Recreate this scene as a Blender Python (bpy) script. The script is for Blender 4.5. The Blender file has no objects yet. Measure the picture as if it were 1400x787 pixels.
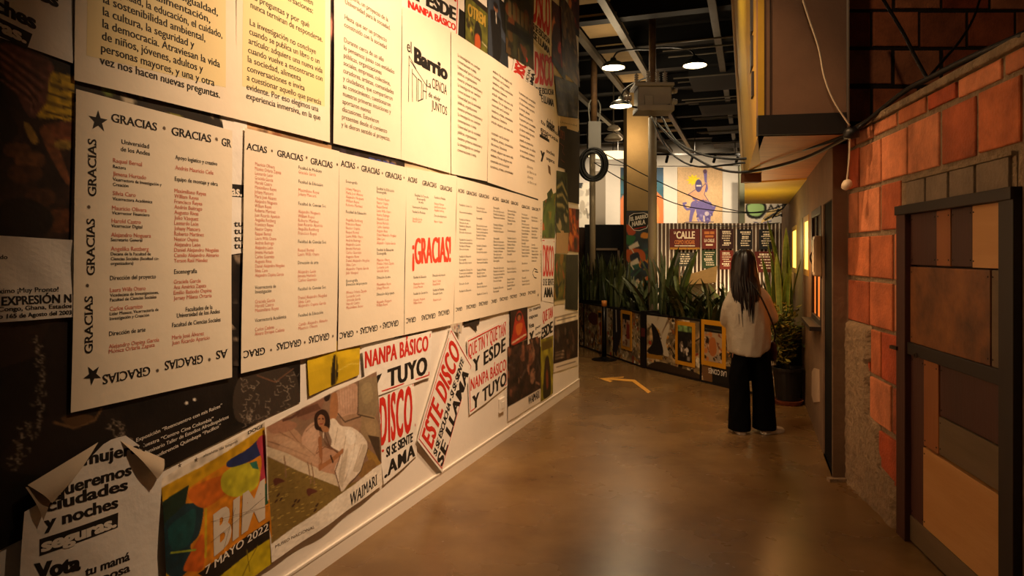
import bpy, bmesh, math, random
import numpy as np
from mathutils import Vector, Matrix
SC = bpy.context.scene
COL = SC.collection
rnd = random.Random(7)

# ------------------------------------------------------------------ camera, world, lights, exposure
F, CX, HZ, EYE = 940.0, 700.0, 347.0, 1.6      # focal length (px), principal column, horizon row, eye height
cam = bpy.data.cameras.new('camera'); cam.sensor_width = 36; cam.lens = 36*F/1400
cam.shift_y = -(393.5-HZ)/1400; cam.clip_start = .05; cam.clip_end = 100
camo = bpy.data.objects.new('camera', cam); camo.location = (0, 0, EYE); camo.rotation_euler = (math.pi/2, 0, 0)
COL.objects.link(camo); SC.camera = camo
SC.view_settings.view_transform = 'Standard'; SC.view_settings.look = 'None'
SC.view_settings.gamma = 1; SC.view_settings.use_curve_mapping = False
SC.view_settings.exposure = 0.0
wd = bpy.data.worlds.new('world'); SC.world = wd; wd.use_nodes = True
wd.node_tree.nodes['Background'].inputs[0].default_value = (1, .62, .36, 1)
wd.node_tree.nodes['Background'].inputs[1].default_value = .03

def aim(o, target):
    o.rotation_euler = (Vector(target)-o.location).to_track_quat('-Z', 'Y').to_euler()
def spot(name, loc, target, power, angle, blend=.6, color=(1, .62, .32), size=.06):
    l = bpy.data.lights.new(name, 'SPOT'); l.energy = power; l.color = color
    l.spot_size = math.radians(angle); l.spot_blend = blend; l.shadow_soft_size = size
    o = bpy.data.objects.new(name, l); o.location = loc; COL.objects.link(o); aim(o, target); return o
def lamp(name, loc, power, color=(1, .6, .3), size=.05):
    l = bpy.data.lights.new(name, 'POINT'); l.energy = power; l.color = color; l.shadow_soft_size = size
    o = bpy.data.objects.new(name, l); o.location = loc; COL.objects.link(o); return o
WARM = (1, .66, .39)
spot('spot_wall_near', (1.25, 2.75, 4.75), (-.8, 3.85, 2.25), 1080, 62, 1, WARM)
spot('spot_wall_far', (1.5, 4.5, 4.8), (-.05, 5.9, 1.35), 680, 76, 1, WARM)
spot('spot_floor', (1.0, 5.6, 4.9), (1.1, 4.6, 0), 28, 90, 1, WARM)
spot('spot_brick', (-.1, 4.1, 4.7), (2.38, 4.8, 1.5), 350, 32, 1, (1, .57, .27))
spot('spot_upper', (.2, 1.6, 4.7), (2.0, 4.5, 3.0), 85, 64, 1, WARM)
spot('fill_spot_ochre', (.9, 5.6, 4.7), (2.2, 6.3, 3.0), 130, 60, 1, (1, .8, .42))  # unseen spot added to brighten the ochre side
spot('spot_door', (.3, 1.6, 4.6), (2.0, 3.2, .8), 36, 50, 1, (1, .62, .34))
spot('spot_transformer', (1.2, 6.2, 4.9), (1.9, 9.8, 3.3), 60, 50, 1, (1, .72, .44))
spot('spot_planters', (1.2, 7.0, 4.8), (2.0, 9.3, .5), 340, 50, 1, (1, .7, .4))
spot('spot_person', (1.3, 4.2, 4.6), (2.1, 6.1, 1.1), 26, 30, 1, WARM)
spot('spot_gallery_a', (4.6, 18.6, 4.7), (5.6, 22, 2.6), 640, 80, 1, (1, .78, .52))
spot('spot_gallery_b', (2.8, 18.6, 4.7), (3.2, 22, 2.6), 620, 80, 1, (1, .78, .52))
spot('spot_gallery_c', (6.4, 18.6, 4.7), (7.4, 22, 2.6), 420, 80, 1, (1, .78, .52))
spot('spot_fence', (3.6, 10.6, 4.4), (3.9, 13, 1.7), 200, 60, 1, (1, .74, .48))
spot('fill_uplight_fence', (2.75, 12.45, .5), (3.7, 13, 1.3), 90, 120, 1, (1, .74, .46))  # unseen uplight added behind the plants to graze the fence
spot('fill_uplight_fence_right', (4.4, 12.5, .5), (4.2, 13, 1.3), 60, 120, 1, (1, .74, .46))  # matching unseen fill added for the right of the fence
lamp('fill_ceiling_bounce', (2.4, 13.5, 3.9), 26, (1, .72, .42), .3)  # unseen lamp added in place of light bounced to the ceiling
lamp('fill_deck_panel', (1.5, 10.2, 4.25), 10, (1, .74, .42), .25)  # unseen lamp added to brighten the beige deck panels
lamp('lamp_window_orange', (2.52, 6.75, 1.5), 10, (1, .45, .14), .12)
lamp('lamp_window_yellow', (2.98, 8.4, 1.75), 14, (1, .82, .36), .1)

# ------------------------------------------------------------------ materials
def lin(c):
    if isinstance(c, str):
        c = tuple(int(c[i:i+2], 16)/255 for i in (1, 3, 5))
    return tuple(x/12.92 if x <= .04045 else ((x+.055)/1.055)**2.4 for x in c[:3])
MATS = {}
def mat(name, color=None, rough=.7, noise=0, scale=8, bump=0, bscale=40, metal=0, attr=False, emit=None, estr=1,
        spec=.5, stretch=None, color2=None, rnoise=0, coat=0, trans=0):
    """one procedural material: base colour with optional noise mix, bump and roughness variation"""
    if name in MATS: return MATS[name]
    m = bpy.data.materials.new(name); m.use_nodes = True; nt = m.node_tree; N = nt.nodes; L = nt.links
    b = N['Principled BSDF']; b.inputs['Roughness'].default_value = rough; b.inputs['Metallic'].default_value = metal
    b.inputs['Specular IOR Level'].default_value = spec
    if coat: b.inputs['Coat Weight'].default_value = coat; b.inputs['Coat Roughness'].default_value = .12
    if trans: b.inputs['Transmission Weight'].default_value = trans
    tc = N.new('ShaderNodeTexCoord'); mp = N.new('ShaderNodeMapping'); L.new(tc.outputs['Object'], mp.inputs[0])
    if stretch: mp.inputs['Scale'].default_value = stretch
    src = None
    if attr:
        a = N.new('ShaderNodeAttribute'); a.attribute_name = 'Col'; src = a.outputs['Color']
    elif color is not None:
        b.inputs['Base Color'].default_value = (*lin(color), 1)
    if noise or color2:
        t = N.new('ShaderNodeTexNoise'); t.inputs['Scale'].default_value = scale; t.inputs['Detail'].default_value = 6
        t.inputs['Roughness'].default_value = .62
        L.new(mp.outputs[0], t.inputs['Vector'])
        r = N.new('ShaderNodeValToRGB'); L.new(t.outputs['Fac'], r.inputs[0])
        r.color_ramp.elements[0].position = .3; r.color_ramp.elements[1].position = .7
        mx = N.new('ShaderNodeMix'); mx.data_type = 'RGBA'
        if color2:
            L.new(r.outputs[0], mx.inputs[0]); mx.inputs[6].default_value = (*lin(color), 1); mx.inputs[7].default_value = (*lin(color2), 1)
        else:
            mx.blend_type = 'MULTIPLY'; mx.inputs[0].default_value = 1
            r.color_ramp.elements[0].color = (1-noise, 1-noise, 1-noise, 1); r.color_ramp.elements[1].color = (1+noise*.3,)*3+(1,)
            if src: L.new(src, mx.inputs[6])
            else: mx.inputs[6].default_value = (*lin(color), 1)
            L.new(r.outputs[0], mx.inputs[7])
        src = mx.outputs[2]
    if src: L.new(src, b.inputs['Base Color'])
    if rnoise:
        t = N.new('ShaderNodeTexNoise'); t.inputs['Scale'].default_value = scale*.7; t.inputs['Detail'].default_value = 5
        L.new(mp.outputs[0], t.inputs['Vector'])
        mr = N.new('ShaderNodeMapRange'); L.new(t.outputs['Fac'], mr.inputs[0]); mr.inputs[3].default_value = rough-rnoise; mr.inputs[4].default_value = rough+rnoise
        L.new(mr.outputs[0], b.inputs['Roughness'])
    if bump:
        t = N.new('ShaderNodeTexNoise'); t.inputs['Scale'].default_value = bscale; t.inputs['Detail'].default_value = 4
        L.new(mp.outputs[0], t.inputs['Vector'])
        bp = N.new('ShaderNodeBump'); bp.inputs['Strength'].default_value = min(1, bump); bp.inputs['Distance'].default_value = .02
        L.new(t.outputs['Fac'], bp.inputs['Height']); L.new(bp.outputs[0], b.inputs['Normal'])
    if emit:
        b.inputs['Emission Color'].default_value = (*lin(emit), 1); b.inputs['Emission Strength'].default_value = estr
    MATS[name] = m; return m

# ------------------------------------------------------------------ planes of the place (points of a pixel on a real wall)
def pt(u, v, Y): return Vector(((u-CX)/F*Y, Y, EYE-(v-HZ)/F*Y))
def floor_y(v): return EYE*F/(v-HZ)
class Wall:
    """vertical plane X = c + r*Y; s runs to the right as seen from the corridor; d lifts towards the viewer"""
    def __init__(self, c, r, y0, sgn):
        self.c, self.r, self.y0, self.sgn = c, r, y0, sgn
        self.k = math.sqrt(1+r*r); n = Vector((1, -r, 0))/self.k
        if n.dot(Vector((-(c+r*y0), -y0, 0))) < 0: n = -n
        self.n = n; self.t = Vector((r, 1, 0))/self.k*sgn
    def Y(self, u): return self.c/((u-CX)/F-self.r)
    def w(self, u, v):
        Y = self.Y(u); return (self.sgn*(Y-self.y0)*self.k, EYE-(v-HZ)/F*Y)
    def p(self, s, z, d=0):
        Y = self.y0+self.sgn*s/self.k
        return Vector((self.c+self.r*Y, Y, z))+self.n*d
    def px(self, u, v, d=0): return self.p(*self.w(u, v), d)
class Front:
    """vertical plane facing the camera at depth Y"""
    def __init__(self, Y): self.y0 = Y; self.n = Vector((0, -1, 0)); self.t = Vector((1, 0, 0))
    def Y(self, u): return self.y0
    def w(self, u, v): return ((u-CX)/F*self.y0, EYE-(v-HZ)/F*self.y0)
    def p(self, s, z, d=0): return Vector((s, self.y0-d, z))
    def px(self, u, v, d=0): return self.p(*self.w(u, v), d)
LEFT = Wall(-2.2508, .368, 3.418, 1)
BRICK = Wall(1.609, .16, 4.88, -1)
SIDE = Wall(.593, .345, 4.88, -1)

# ------------------------------------------------------------------ mesh building
class MB:
    def __init__(self): self.v = []; self.f = []; self.m = []; self.fm = []; self.c = {}
    def mi(self, m):
        if m not in self.m: self.m.append(m)
        return self.m.index(m)
    def add(self, vs, fs, m, cols=None):
        o = len(self.v); i = self.mi(m)
        self.v += [tuple(x) for x in vs]
        for f in fs: self.f.append(tuple(o+k for k in f)); self.fm.append(i)
        if cols is not None:
            for k, c in enumerate(cols): self.c[o+k] = c
        return o
    def box(self, c, size, m, rz=0, ax=None, col=None):
        x, y, z = (q/2 for q in size); c = Vector(c)
        R = Matrix.Rotation(rz, 3, 'Z') if ax is None else ax
        vs = [c+R@Vector((sx*x, sy*y, sz*z)) for sx in (-1, 1) for sy in (-1, 1) for sz in (-1, 1)]
        self.add(vs, [(0, 1, 3, 2), (4, 6, 7, 5), (0, 4, 5, 1), (2, 3, 7, 6), (0, 2, 6, 4), (1, 5, 7, 3)], m, [col]*8 if col else None)
    def prism(self, pts_front, vec, m, col=None):
        """closed polygon extruded along vec"""
        n = len(pts_front); a = [Vector(p) for p in pts_front]; b = [p+Vector(vec) for p in a]
        fs = [tuple(range(n)), tuple(range(2*n-1, n-1, -1))]+[(i, i+n, (i+1) % n+n, (i+1) % n) for i in range(n)]
        self.add(a+b, fs, m, [col]*(2*n) if col else None)
    def tube(self, pts, r, m, seg=8, cap=True):
        pts = [Vector(p) for p in pts]; n = len(pts); rr = r if isinstance(r, (list, tuple)) else [r]*n
        vs = []; up = None
        for i, p in enumerate(pts):
            t = (pts[min(i+1, n-1)]-pts[max(i-1, 0)]).normalized()
            if up is None:
                up = Vector((0, 0, 1)) if abs(t.z) < .9 else Vector((1, 0, 0))
            a = t.cross(up).normalized(); b = a.cross(t).normalized(); up = b
            for k in range(seg):
                q = 2*math.pi*k/seg; vs.append(p+(a*math.cos(q)+b*math.sin(q))*rr[i])
        fs = [(i*seg+k, i*seg+(k+1) % seg, (i+1)*seg+(k+1) % seg, (i+1)*seg+k) for i in range(n-1) for k in range(seg)]
        if cap: fs += [tuple(range(seg-1, -1, -1)), tuple((n-1)*seg+k for k in range(seg))]
        self.add(vs, fs, m)
    def lathe(self, prof, c, m, seg=24, ax=None):
        c = Vector(c); n = len(prof); R = ax or Matrix.Identity(3)
        vs = [c+R@Vector((r*math.cos(2*math.pi*k/seg), r*math.sin(2*math.pi*k/seg), z)) for r, z in prof for k in range(seg)]
        fs = [(i*seg+k, i*seg+(k+1) % seg, (i+1)*seg+(k+1) % seg, (i+1)*seg+k) for i in range(n-1) for k in range(seg)]
        self.add(vs, fs, m)
    def build(self, name, parent=None, smooth=False, bevel=0, origin=None):
        me = bpy.data.meshes.new(name)
        o0 = Vector(origin) if origin is not None else Vector((0, 0, 0))
        me.from_pydata([tuple(Vector(v)-o0) for v in self.v] if origin is not None else self.v, [], self.f)
        for m in self.m: me.materials.append(m)
        me.polygons.foreach_set('material_index', self.fm)
        if smooth: me.polygons.foreach_set('use_smooth', [True]*len(self.f))
        if self.c:
            a = me.color_attributes.new('Col', 'FLOAT_COLOR', 'POINT')
            buf = np.ones((len(self.v), 4), dtype=np.float32)
            for k, c in self.c.items(): buf[k, :3] = c
            a.data.foreach_set('color', buf.ravel())
        me.update()
        o = bpy.data.objects.new(name, me); COL.objects.link(o)
        o.location = o0
        if parent is not None:
            o.parent = parent; o.location = o0-parent_world(parent)
        if bevel:
            b = o.modifiers.new('bevel', 'BEVEL'); b.width = bevel; b.segments = 2; b.limit_method = 'ANGLE'
        return o
def parent_world(p):
    q = Vector((0, 0, 0))
    while p is not None: q += p.location; p = p.parent
    return q
def tag(o, label=None, cat=None, group=None, kind=None):
    if label: o['label'] = label
    if cat: o['category'] = cat
    if group: o['group'] = group
    if kind: o['kind'] = kind
    return o
def thing(name, loc, label, cat, group=None):
    o = bpy.data.objects.new(name, None); o.location = loc; o.empty_display_size = .1; COL.objects.link(o)
    return tag(o, label, cat, group)
def structure(o): o['kind'] = 'structure'; return o

# ------------------------------------------------------------------ lettering (built-in font, laid out by hand)
_G = {}; _CAP = None
def _curve_mesh(body, off, res):
    c = bpy.data.curves.new('glyph', 'FONT'); c.body = body; c.size = 1; c.offset = off; c.resolution_u = res
    o = bpy.data.objects.new('glyph', c); COL.objects.link(o)
    dg = bpy.context.evaluated_depsgraph_get(); ev = o.evaluated_get(dg); me = ev.to_mesh()
    vs = [(v.co.x, v.co.y) for v in me.vertices]; fs = [tuple(p.vertices) for p in me.polygons]
    ev.to_mesh_clear(); bpy.data.objects.remove(o); bpy.data.curves.remove(c)
    return vs, fs
def glyph(ch, off=0, res=3):
    global _CAP
    if _CAP is None:
        v, _ = _curve_mesh('H', 0, 2); _CAP = max(y for x, y in v)
    key = (ch, off, res)
    if key not in _G:
        vs, fs = _curve_mesh(ch, off, res) if ch != ' ' else ([], [])
        a, _ = _curve_mesh('H'+ch+'H', 0, 2); b, _ = _curve_mesh('HH', 0, 2)
        adv = (max(x for x, y in a)-max(x for x, y in b))/_CAP
        _G[key] = ([(x/_CAP, y/_CAP) for x, y in vs], fs, adv)
    return _G[key]
def layout(body, off=0, res=3, fat=0, track=0, serif=False):
    """(verts, faces) of one line, cap height 1, starting at x = 0; fat thickens the upright strokes only"""
    V = []; Fc = []; x = 0
    for ch in body:
        vs, fs, adv = glyph(ch, off, res)
        for ki, dx in enumerate((0,) if not fat else (-fat, 0, fat)):
            o = len(V); V += [(x+px+dx, py, ki*1.2e-4) for px, py in vs]; Fc += [tuple(o+i for i in f) for f in fs]
        if serif and vs:
            for (x0, x1, y0, y1) in SERIF.get(ch, ()):
                w = max(p[0] for p in vs); l = min(p[0] for p in vs); W = w-l
                o = len(V); V += [(x+l+W*x0, y0, 3.6e-4), (x+l+W*x1, y0, 3.6e-4), (x+l+W*x1, y1, 3.6e-4), (x+l+W*x0, y1, 3.6e-4)]; Fc.append((o, o+1, o+2, o+3))
        x += adv+track
    return V, Fc
SERIF = {'I': [(-1.2, 2.2, 0, .045), (-1.2, 2.2, .955, 1)], 'R': [(-.18, .32, 0, .045), (-.18, .2, .955, 1), (.84, 1.12, 0, .045)],
         'A': [(-.14, .22, 0, .045), (.72, 1.14, 0, .045)], 'G': [(.9, 1.02, .7, .97), (.66, 1.1, .42, .47)],
         'C': [(.9, 1.0, .7, .97)], 'S': [(.84, .96, .72, .97), (0, .12, .03, .3)]}

class Sheet(MB):
    """a paper on a wall: four photo corners (tl, tr, br, bl) turned into wall coordinates, everything printed lies on it"""
    def __init__(self, plane, quad, d=.004, wave=0, ws=6, px=True, seed=0):
        super().__init__(); self.pl = plane; self.q = [plane.w(*p) for p in quad] if px else quad
        self.d = d; self.wave = wave; self.ws = ws; self.seed = seed; self.extra = None
    def off(self, s, z):
        w = 0
        if self.wave:
            w = self.wave*(math.sin(s*self.ws+self.seed)*math.cos(z*self.ws*.8+self.seed*2)+1+.5*math.sin(s*self.ws*2.3+z*self.ws*1.7+self.seed)+.5)
        return w
    def sz(self, a, b):
        (s0, z0), (s1, z1), (s2, z2), (s3, z3) = self.q
        return (((1-a)*(1-b)*s0+a*(1-b)*s1+a*b*s2+(1-a)*b*s3), ((1-a)*(1-b)*z0+a*(1-b)*z1+a*b*z2+(1-a)*b*z3))
    def W(self, s, z, lift=0): return self.pl.p(s, z, self.d+self.off(s, z)+lift)
    def P(self, a, b, lift=0): return self.W(*self.sz(a, b), lift)
    def grid(self, m, nx=10, ny=12, cols=None, edge=None):
        vs = []
        for j in range(ny+1):
            for i in range(nx+1):
                a, b = i/nx, j/ny
                if edge: a, b = edge(a, b)
                vs.append(self.P(a, b))
        fs = [(j*(nx+1)+i, (j+1)*(nx+1)+i, (j+1)*(nx+1)+i+1, j*(nx+1)+i+1) for j in range(ny) for i in range(nx)]
        self.add(vs, fs, m, cols)
    def raster(self, img, m, edge=None):
        h, w = img.a.shape[0]//2, img.a.shape[1]//2; L = img.linear().reshape(-1, 3)
        self.grid(m, w-1, h-1, [tuple(c) for c in L], edge)
    def poly(self, pts, m, lift=.0005):
        self.add([self.P(a, b, lift) for a, b in pts], [tuple(range(len(pts)))], m)
    def bar(self, a0, b0, a1, b1, m, lift=.0005): self.poly([(a0, b0), (a0, b1), (a1, b1), (a1, b0)], m, lift)
    def text(self, body, a0, a1, bt, bb, m, lift=.0008, bb1=None, bt1=None, **k):
        """fitted into a box of the sheet: caps from bt down to baseline bb (bb1, bt1: the same at the right end)"""
        V, Fc = layout(body, **k)
        if not V: return
        x0 = min(p[0] for p in V); x1 = max(p[0] for p in V)
        b1 = bb if bb1 is None else bb1; t1 = (bt+(b1-bb)) if bt1 is None else bt1
        vs = []
        for x, y, kz in V:
            q = (x-x0)/(x1-x0); base = bb+(b1-bb)*q; top = bt+(t1-bt)*q
            vs.append(self.P(a0+(a1-a0)*q, base+(top-base)*y, lift+kz))
        self.add(vs, Fc, m)
    def tpx(self, body, u0, v0, u1, h, m, lift=.0008, z1=0, **k):
        """line lying level on the wall: baseline starts at pixel (u0, v0), ends at column u1, caps h px tall at the start"""
        V, Fc = layout(body, **k)
        if not V: return
        s0, z0 = self.pl.w(u0, v0); s1 = self.pl.w(u1, v0)[0]; hh = h*self.pl.Y(u0)/F
        x0 = min(p[0] for p in V); x1 = max(p[0] for p in V)
        self.add([self.W(s0+(s1-s0)*(x-x0)/(x1-x0), z0+y*hh+z1*(x-x0)/(x1-x0), lift+kz) for x, y, kz in V], Fc, m)
    def col(self, lines, u0, v0, h, step, m, lift=.0008, wscale=1, **k):
        """left-aligned column of lines in natural letter widths; step px between baselines at u0"""
        s0, z0 = self.pl.w(u0, v0); kpx = self.pl.Y(u0)/F
        for i, t in enumerate(lines):
            mm = m
            if isinstance(t, tuple): t, mm = t
            if not t: continue
            V, Fc = layout(t, **k)
            z = z0-i*step*kpx; hh = h*kpx
            self.add([self.W(s0+x*hh*wscale, z+y*hh, lift+kz) for x, y, kz in V], Fc, mm)

class Img:
    """a small printed picture, painted into the vertices of a sheet (x right, y down, both 0..1)"""
    def __init__(self, w, h, base='#808080', asp=None, seed=1):
        w *= 2; h *= 2; self.a = np.ones((h, w, 3))*np.array(self.c(base)); self.asp = asp or w/h
        self.x, self.y = np.meshgrid(np.linspace(0, 1, w), np.linspace(0, 1, h)); self.rs = np.random.RandomState(seed)
    @staticmethod
    def c(c): return tuple(int(c[i:i+2], 16)/255 for i in (1, 3, 5)) if isinstance(c, str) else c
    def put(self, mask, col, al=1.0):
        k = (mask.astype(float)*al)[..., None]; self.a = self.a*(1-k)+np.array(self.c(col))*k
    def mpoly(self, pts):
        ins = np.zeros(self.x.shape, bool); n = len(pts)
        for i in range(n):
            (x1, y1), (x2, y2) = pts[i], pts[(i+1) % n]
            if y1 == y2: continue
            cond = ((y1 > self.y) != (y2 > self.y)) & (self.x < (x2-x1)*(self.y-y1)/(y2-y1)+x1); ins ^= cond
        return ins
    def poly(self, pts, col, al=1.0): self.put(self.mpoly(pts), col, al)
    def blob(self, pts, col, al=1.0, n=6):
        """smooth closed shape through the points"""
        out = []; N = len(pts)
        for i in range(N):
            p0, p1, p2, p3 = (np.array(pts[(i+k-1) % N]) for k in range(4))
            for t in np.linspace(0, 1, n, endpoint=False):
                out.append(tuple(.5*((2*p1)+(-p0+p2)*t+(2*p0-5*p1+4*p2-p3)*t*t+(-p0+3*p1-3*p2+p3)*t**3)))
        self.poly(out, col, al)
    def rect(self, x0, y0, x1, y1, col, al=1.0): self.put((self.x >= x0) & (self.x <= x1) & (self.y >= y0) & (self.y <= y1), col, al)
    def ell(self, cx, cy, rx, ry, col, rot=0, al=1.0):
        dx = (self.x-cx)*self.asp; dy = self.y-cy; c, s = math.cos(rot), math.sin(rot)
        self.put(((dx*c+dy*s)/(rx*self.asp))**2+((-dx*s+dy*c)/ry)**2 < 1, col, al)
    def line(self, pts, w, col, al=1.0):
        m = np.zeros(self.x.shape, bool)
        for (x1, y1), (x2, y2) in zip(pts[:-1], pts[1:]):
            X = self.x*self.asp; ax, ay, bx, by = x1*self.asp, y1, x2*self.asp, y2
            L2 = (bx-ax)**2+(by-ay)**2+1e-9
            t = np.clip(((X-ax)*(bx-ax)+(self.y-ay)*(by-ay))/L2, 0, 1)
            m |= (X-ax-t*(bx-ax))**2+(self.y-ay-t*(by-ay))**2 < (w/2)**2
        self.put(m, col, al)
    def field(self, nx, ny):
        g = self.rs.rand(ny+2, nx+2); X = self.x*nx; Y = self.y*ny; i = X.astype(int); j = Y.astype(int); fx = X-i; fy = Y-j
        fx = fx*fx*(3-2*fx); fy = fy*fy*(3-2*fy)
        return (g[j, i]*(1-fx)+g[j, i+1]*fx)*(1-fy)+(g[j+1, i]*(1-fx)+g[j+1, i+1]*fx)*fy
    def noise(self, nx, ny, amp, mask=None):
        n = (self.field(nx, ny)-.5)*2*amp
        if mask is not None: n = n*mask
        self.a = np.clip(self.a*(1+n[..., None]), 0, 1)
    def scatter(self, n, cols, r=(.02, .08), box=(0, 0, 1, 1), kind='mix'):
        for _ in range(n):
            x = box[0]+self.rs.rand()*(box[2]-box[0]); y = box[1]+self.rs.rand()*(box[3]-box[1]); q = r[0]+self.rs.rand()*(r[1]-r[0]); c = cols[self.rs.randint(len(cols))]
            k = self.rs.randint(3) if kind == 'mix' else {'ell': 0, 'poly': 1, 'line': 2}[kind]
            if k == 0: self.ell(x, y, q/self.asp, q*(.5+self.rs.rand()), c, self.rs.rand()*3)
            elif k == 1:
                an = np.sort(self.rs.rand(5)*6.28); self.poly([(x+q*math.cos(t)/self.asp, y+q*math.sin(t)) for t in an], c)
            else:
                t = self.rs.rand()*6.28; self.line([(x, y), (x+q*2*math.cos(t)/self.asp, y+q*2*math.sin(t))], q*.35, c)
    def linear(self):
        a = np.clip(self.a, 0, 1); h, w = a.shape[:2]; a = a.reshape(h//2, 2, w//2, 2, 3).mean((1, 3)); return np.where(a <= .04045, a/12.92, ((a+.055)/1.055)**2.4)

PRINT = mat('printed_paper', attr=True, rough=.55, bump=.12, bscale=18)
PAPER = mat('cream_paper', '#f3e6cf', rough=.6, noise=.05, scale=3, bump=.16, bscale=9)
PAPERW = mat('white_paper', '#f2ece2', rough=.6, noise=.06, scale=3, bump=.3, bscale=11)
INK = mat('black_ink', '#17130f', rough=.6)
SOFTINK = mat('grey_ink', '#6a5c4c', rough=.6)
RED = mat('red_ink', '#cf2a1c', rough=.55)
NAMERED = mat('salmon_ink', '#d9826a', rough=.6)
WHITEINK = mat('white_ink', '#efe6d8', rough=.6)
BLACK = mat('black_paint', '#0d0c0b', rough=.5)
# ------------------------------------------------------------------ the setting
M_FLOOR = mat('polished_concrete', '#86683f', color2='#614628', rough=.27, scale=1.6, rnoise=.07, spec=.45, bump=.02, bscale=5)
M_WHITEWALL = mat('white_plaster', '#ece4d8', rough=.75, noise=.05, scale=3, bump=.05, bscale=30)
M_BASE = mat('white_skirting', '#e9e0d2', rough=.5, noise=.04, scale=5)
M_CEIL = mat('black_deck', '#080707', rough=.9)
M_PANEL = mat('beige_deck_panel', '#c7ab7c', rough=.9, noise=.2, scale=2)
M_STEEL = mat('galvanised_channel', '#6a6254', rough=.5, metal=.3, noise=.2, scale=6)
M_JOIST = mat('black_joist', '#070606', rough=.7)
M_MORTAR = mat('grey_mortar', '#8d785c', rough=.95, noise=.4, scale=12, bump=.9, bscale=45)
M_BRICK = mat('hollow_clay_block', attr=True, rough=.85, noise=.45, scale=6, bump=.35, bscale=60)
M_STUCCO = mat('rough_grey_stucco', '#8d765a', rough=.95, noise=.35, scale=14, bump=1, bscale=28)
M_BROWN = mat('brown_painted_board', '#7d5f49', rough=.7, noise=.12, scale=5, bump=.1, bscale=70)
M_FACADE = mat('brown_facade_paint', '#7a6048', rough=.75, noise=.25, scale=4, bump=.25, bscale=25)
M_DARKWOOD = mat('dark_stained_wood', '#1f120c', rough=.55, noise=.3, scale=6, stretch=(1, 1, .15))
M_PLY = mat('orange_plywood', '#c07a35', color2='#9b5a24', rough=.6, scale=2.4, stretch=(1, 6, 1))
M_YELLOW = mat('yellow_painted_board', '#d8ab2c', rough=.6, noise=.08, scale=3)
M_OCHRE = mat('ochre_board', '#b8941f', rough=.65, noise=.12, scale=4)

mb = MB(); mb.box((2.5, 10.5, -.05), (26, 27, .1), M_FLOOR); floor = structure(mb.build('floor'))

def slab(mb, plane, s0, s1, z0, z1, d0, d1, m, col=None):
    """block on a wall plane: between s0..s1, z0..z1, from d0 to d1 towards the viewer"""
    q = [plane.p(s0, z0, d1), plane.p(s1, z0, d1), plane.p(s1, z1, d1), plane.p(s0, z1, d1)]
    mb.prism(q, plane.n*(d0-d1), m, col)
def slab_px(mb, plane, u0, u1, v0, v1, d0, d1, m, ref=None, col=None):
    """same, from a pixel box (heights taken at column ref, default the middle)"""
    um = (u0+u1)/2 if ref is None else ref
    slab(mb, plane, plane.w(u0, 0)[0], plane.w(u1, 0)[0], plane.w(um, v1)[1], plane.w(um, v0)[1], d0, d1, m, col)
def holed(mb, plane, s0, s1, z0, z1, holes, t, m):
    S = sorted({s0, s1, *[h[0] for h in holes], *[h[1] for h in holes]}); Z = sorted({z0, z1, *[h[2] for h in holes], *[h[3] for h in holes]})
    for a, b in zip(S[:-1], S[1:]):
        for c, e in zip(Z[:-1], Z[1:]):
            if any(h[0] <= (a+b)/2 <= h[1] and h[2] <= (c+e)/2 <= h[3] for h in holes): continue
            for d in (0, -t):
                mb.add([plane.p(a, c, d), plane.p(b, c, d), plane.p(b, e, d), plane.p(a, e, d)], [(0, 1, 2, 3)], m)
    for h in list(holes)+[(s0, s1, z0, z1)]:
        q = [(h[0], h[2]), (h[1], h[2]), (h[1], h[3]), (h[0], h[3])]
        for (a, c), (b, e) in zip(q, q[1:]+q[:1]):
            mb.add([plane.p(a, c, 0), plane.p(b, e, 0), plane.p(b, e, -t), plane.p(a, c, -t)], [(0, 1, 2, 3)], m)

# left exhibition wall and its skirting
S_END = LEFT.w(791, 347)[0]
mb = MB(); slab(mb, LEFT, -4.6, S_END, 0, 5.2, -.16, 0, M_WHITEWALL); structure(mb.build('wall_left'))
mb = MB(); slab(mb, LEFT, -4.6, S_END, 0, .095, 0, .012, M_BASE); slab(mb, LEFT, -4.6, S_END, .086, .097, .012, .016, M_BASE); structure(mb.build('baseboard_left'))

# ceiling with joists, channels and panels
mb = MB(); mb.box((2.5, 12.5, 5.25), (26, 31, .1), M_CEIL); ceiling = structure(mb.build('ceiling'))
gr = Vector((.35, 1, 0)).normalized(); gp = Vector((1, -.35, 0)).normalized()
GA = Matrix((gp, gr, Vector((0, 0, 1)))).transposed()
def gpos(x, y, z): return Vector((x, y, z))
for y in (9.4, 10.75, 12.1, 13.5, 14.9, 16.3, 17.8, 19.4):
    mb = MB(); c = Vector((2.9+.35*(y-11.4), y, 5.03)); mb.box(c, (9, .1, .26), M_JOIST, ax=GA); mb.box(c-Vector((0, 0, .14)), (9, .2, .02), M_JOIST, ax=GA)
    mb.build('joist', ceiling)
for off in (-1.3, -.32, .33, 1.72, 3.4):
    mb = MB(); c = Vector((1.75+off+.35*(15-11.4), 15, 4.83 if off < 2 else 4.7)); mb.box(c, (.1 if off < 2 else .09, 14, .08), M_STEEL, ax=GA); mb.build('steel_channel', ceiling)
for k in range(8):
    mb = MB(); y = 8.75+k*1.38; c = Vector((1.77+.345*(y-11.4), y, 4.96)); mb.box(c, (.6, 1.0, .02), M_PANEL, ax=GA); mb.build('deck_panel', ceiling)
for k in range(17):
    y = 9.9+k*.72; z = 4.62+.28*((k*7) % 5)/5; mb = MB()
    a = Vector((2.6+.35*(y-11.4), y, z)); L = 2.2+.9*((k*5) % 4)
    mb.tube([a, a+gp*L], .014, M_STEEL, 6); mb.build('conduit', ceiling)
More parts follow.
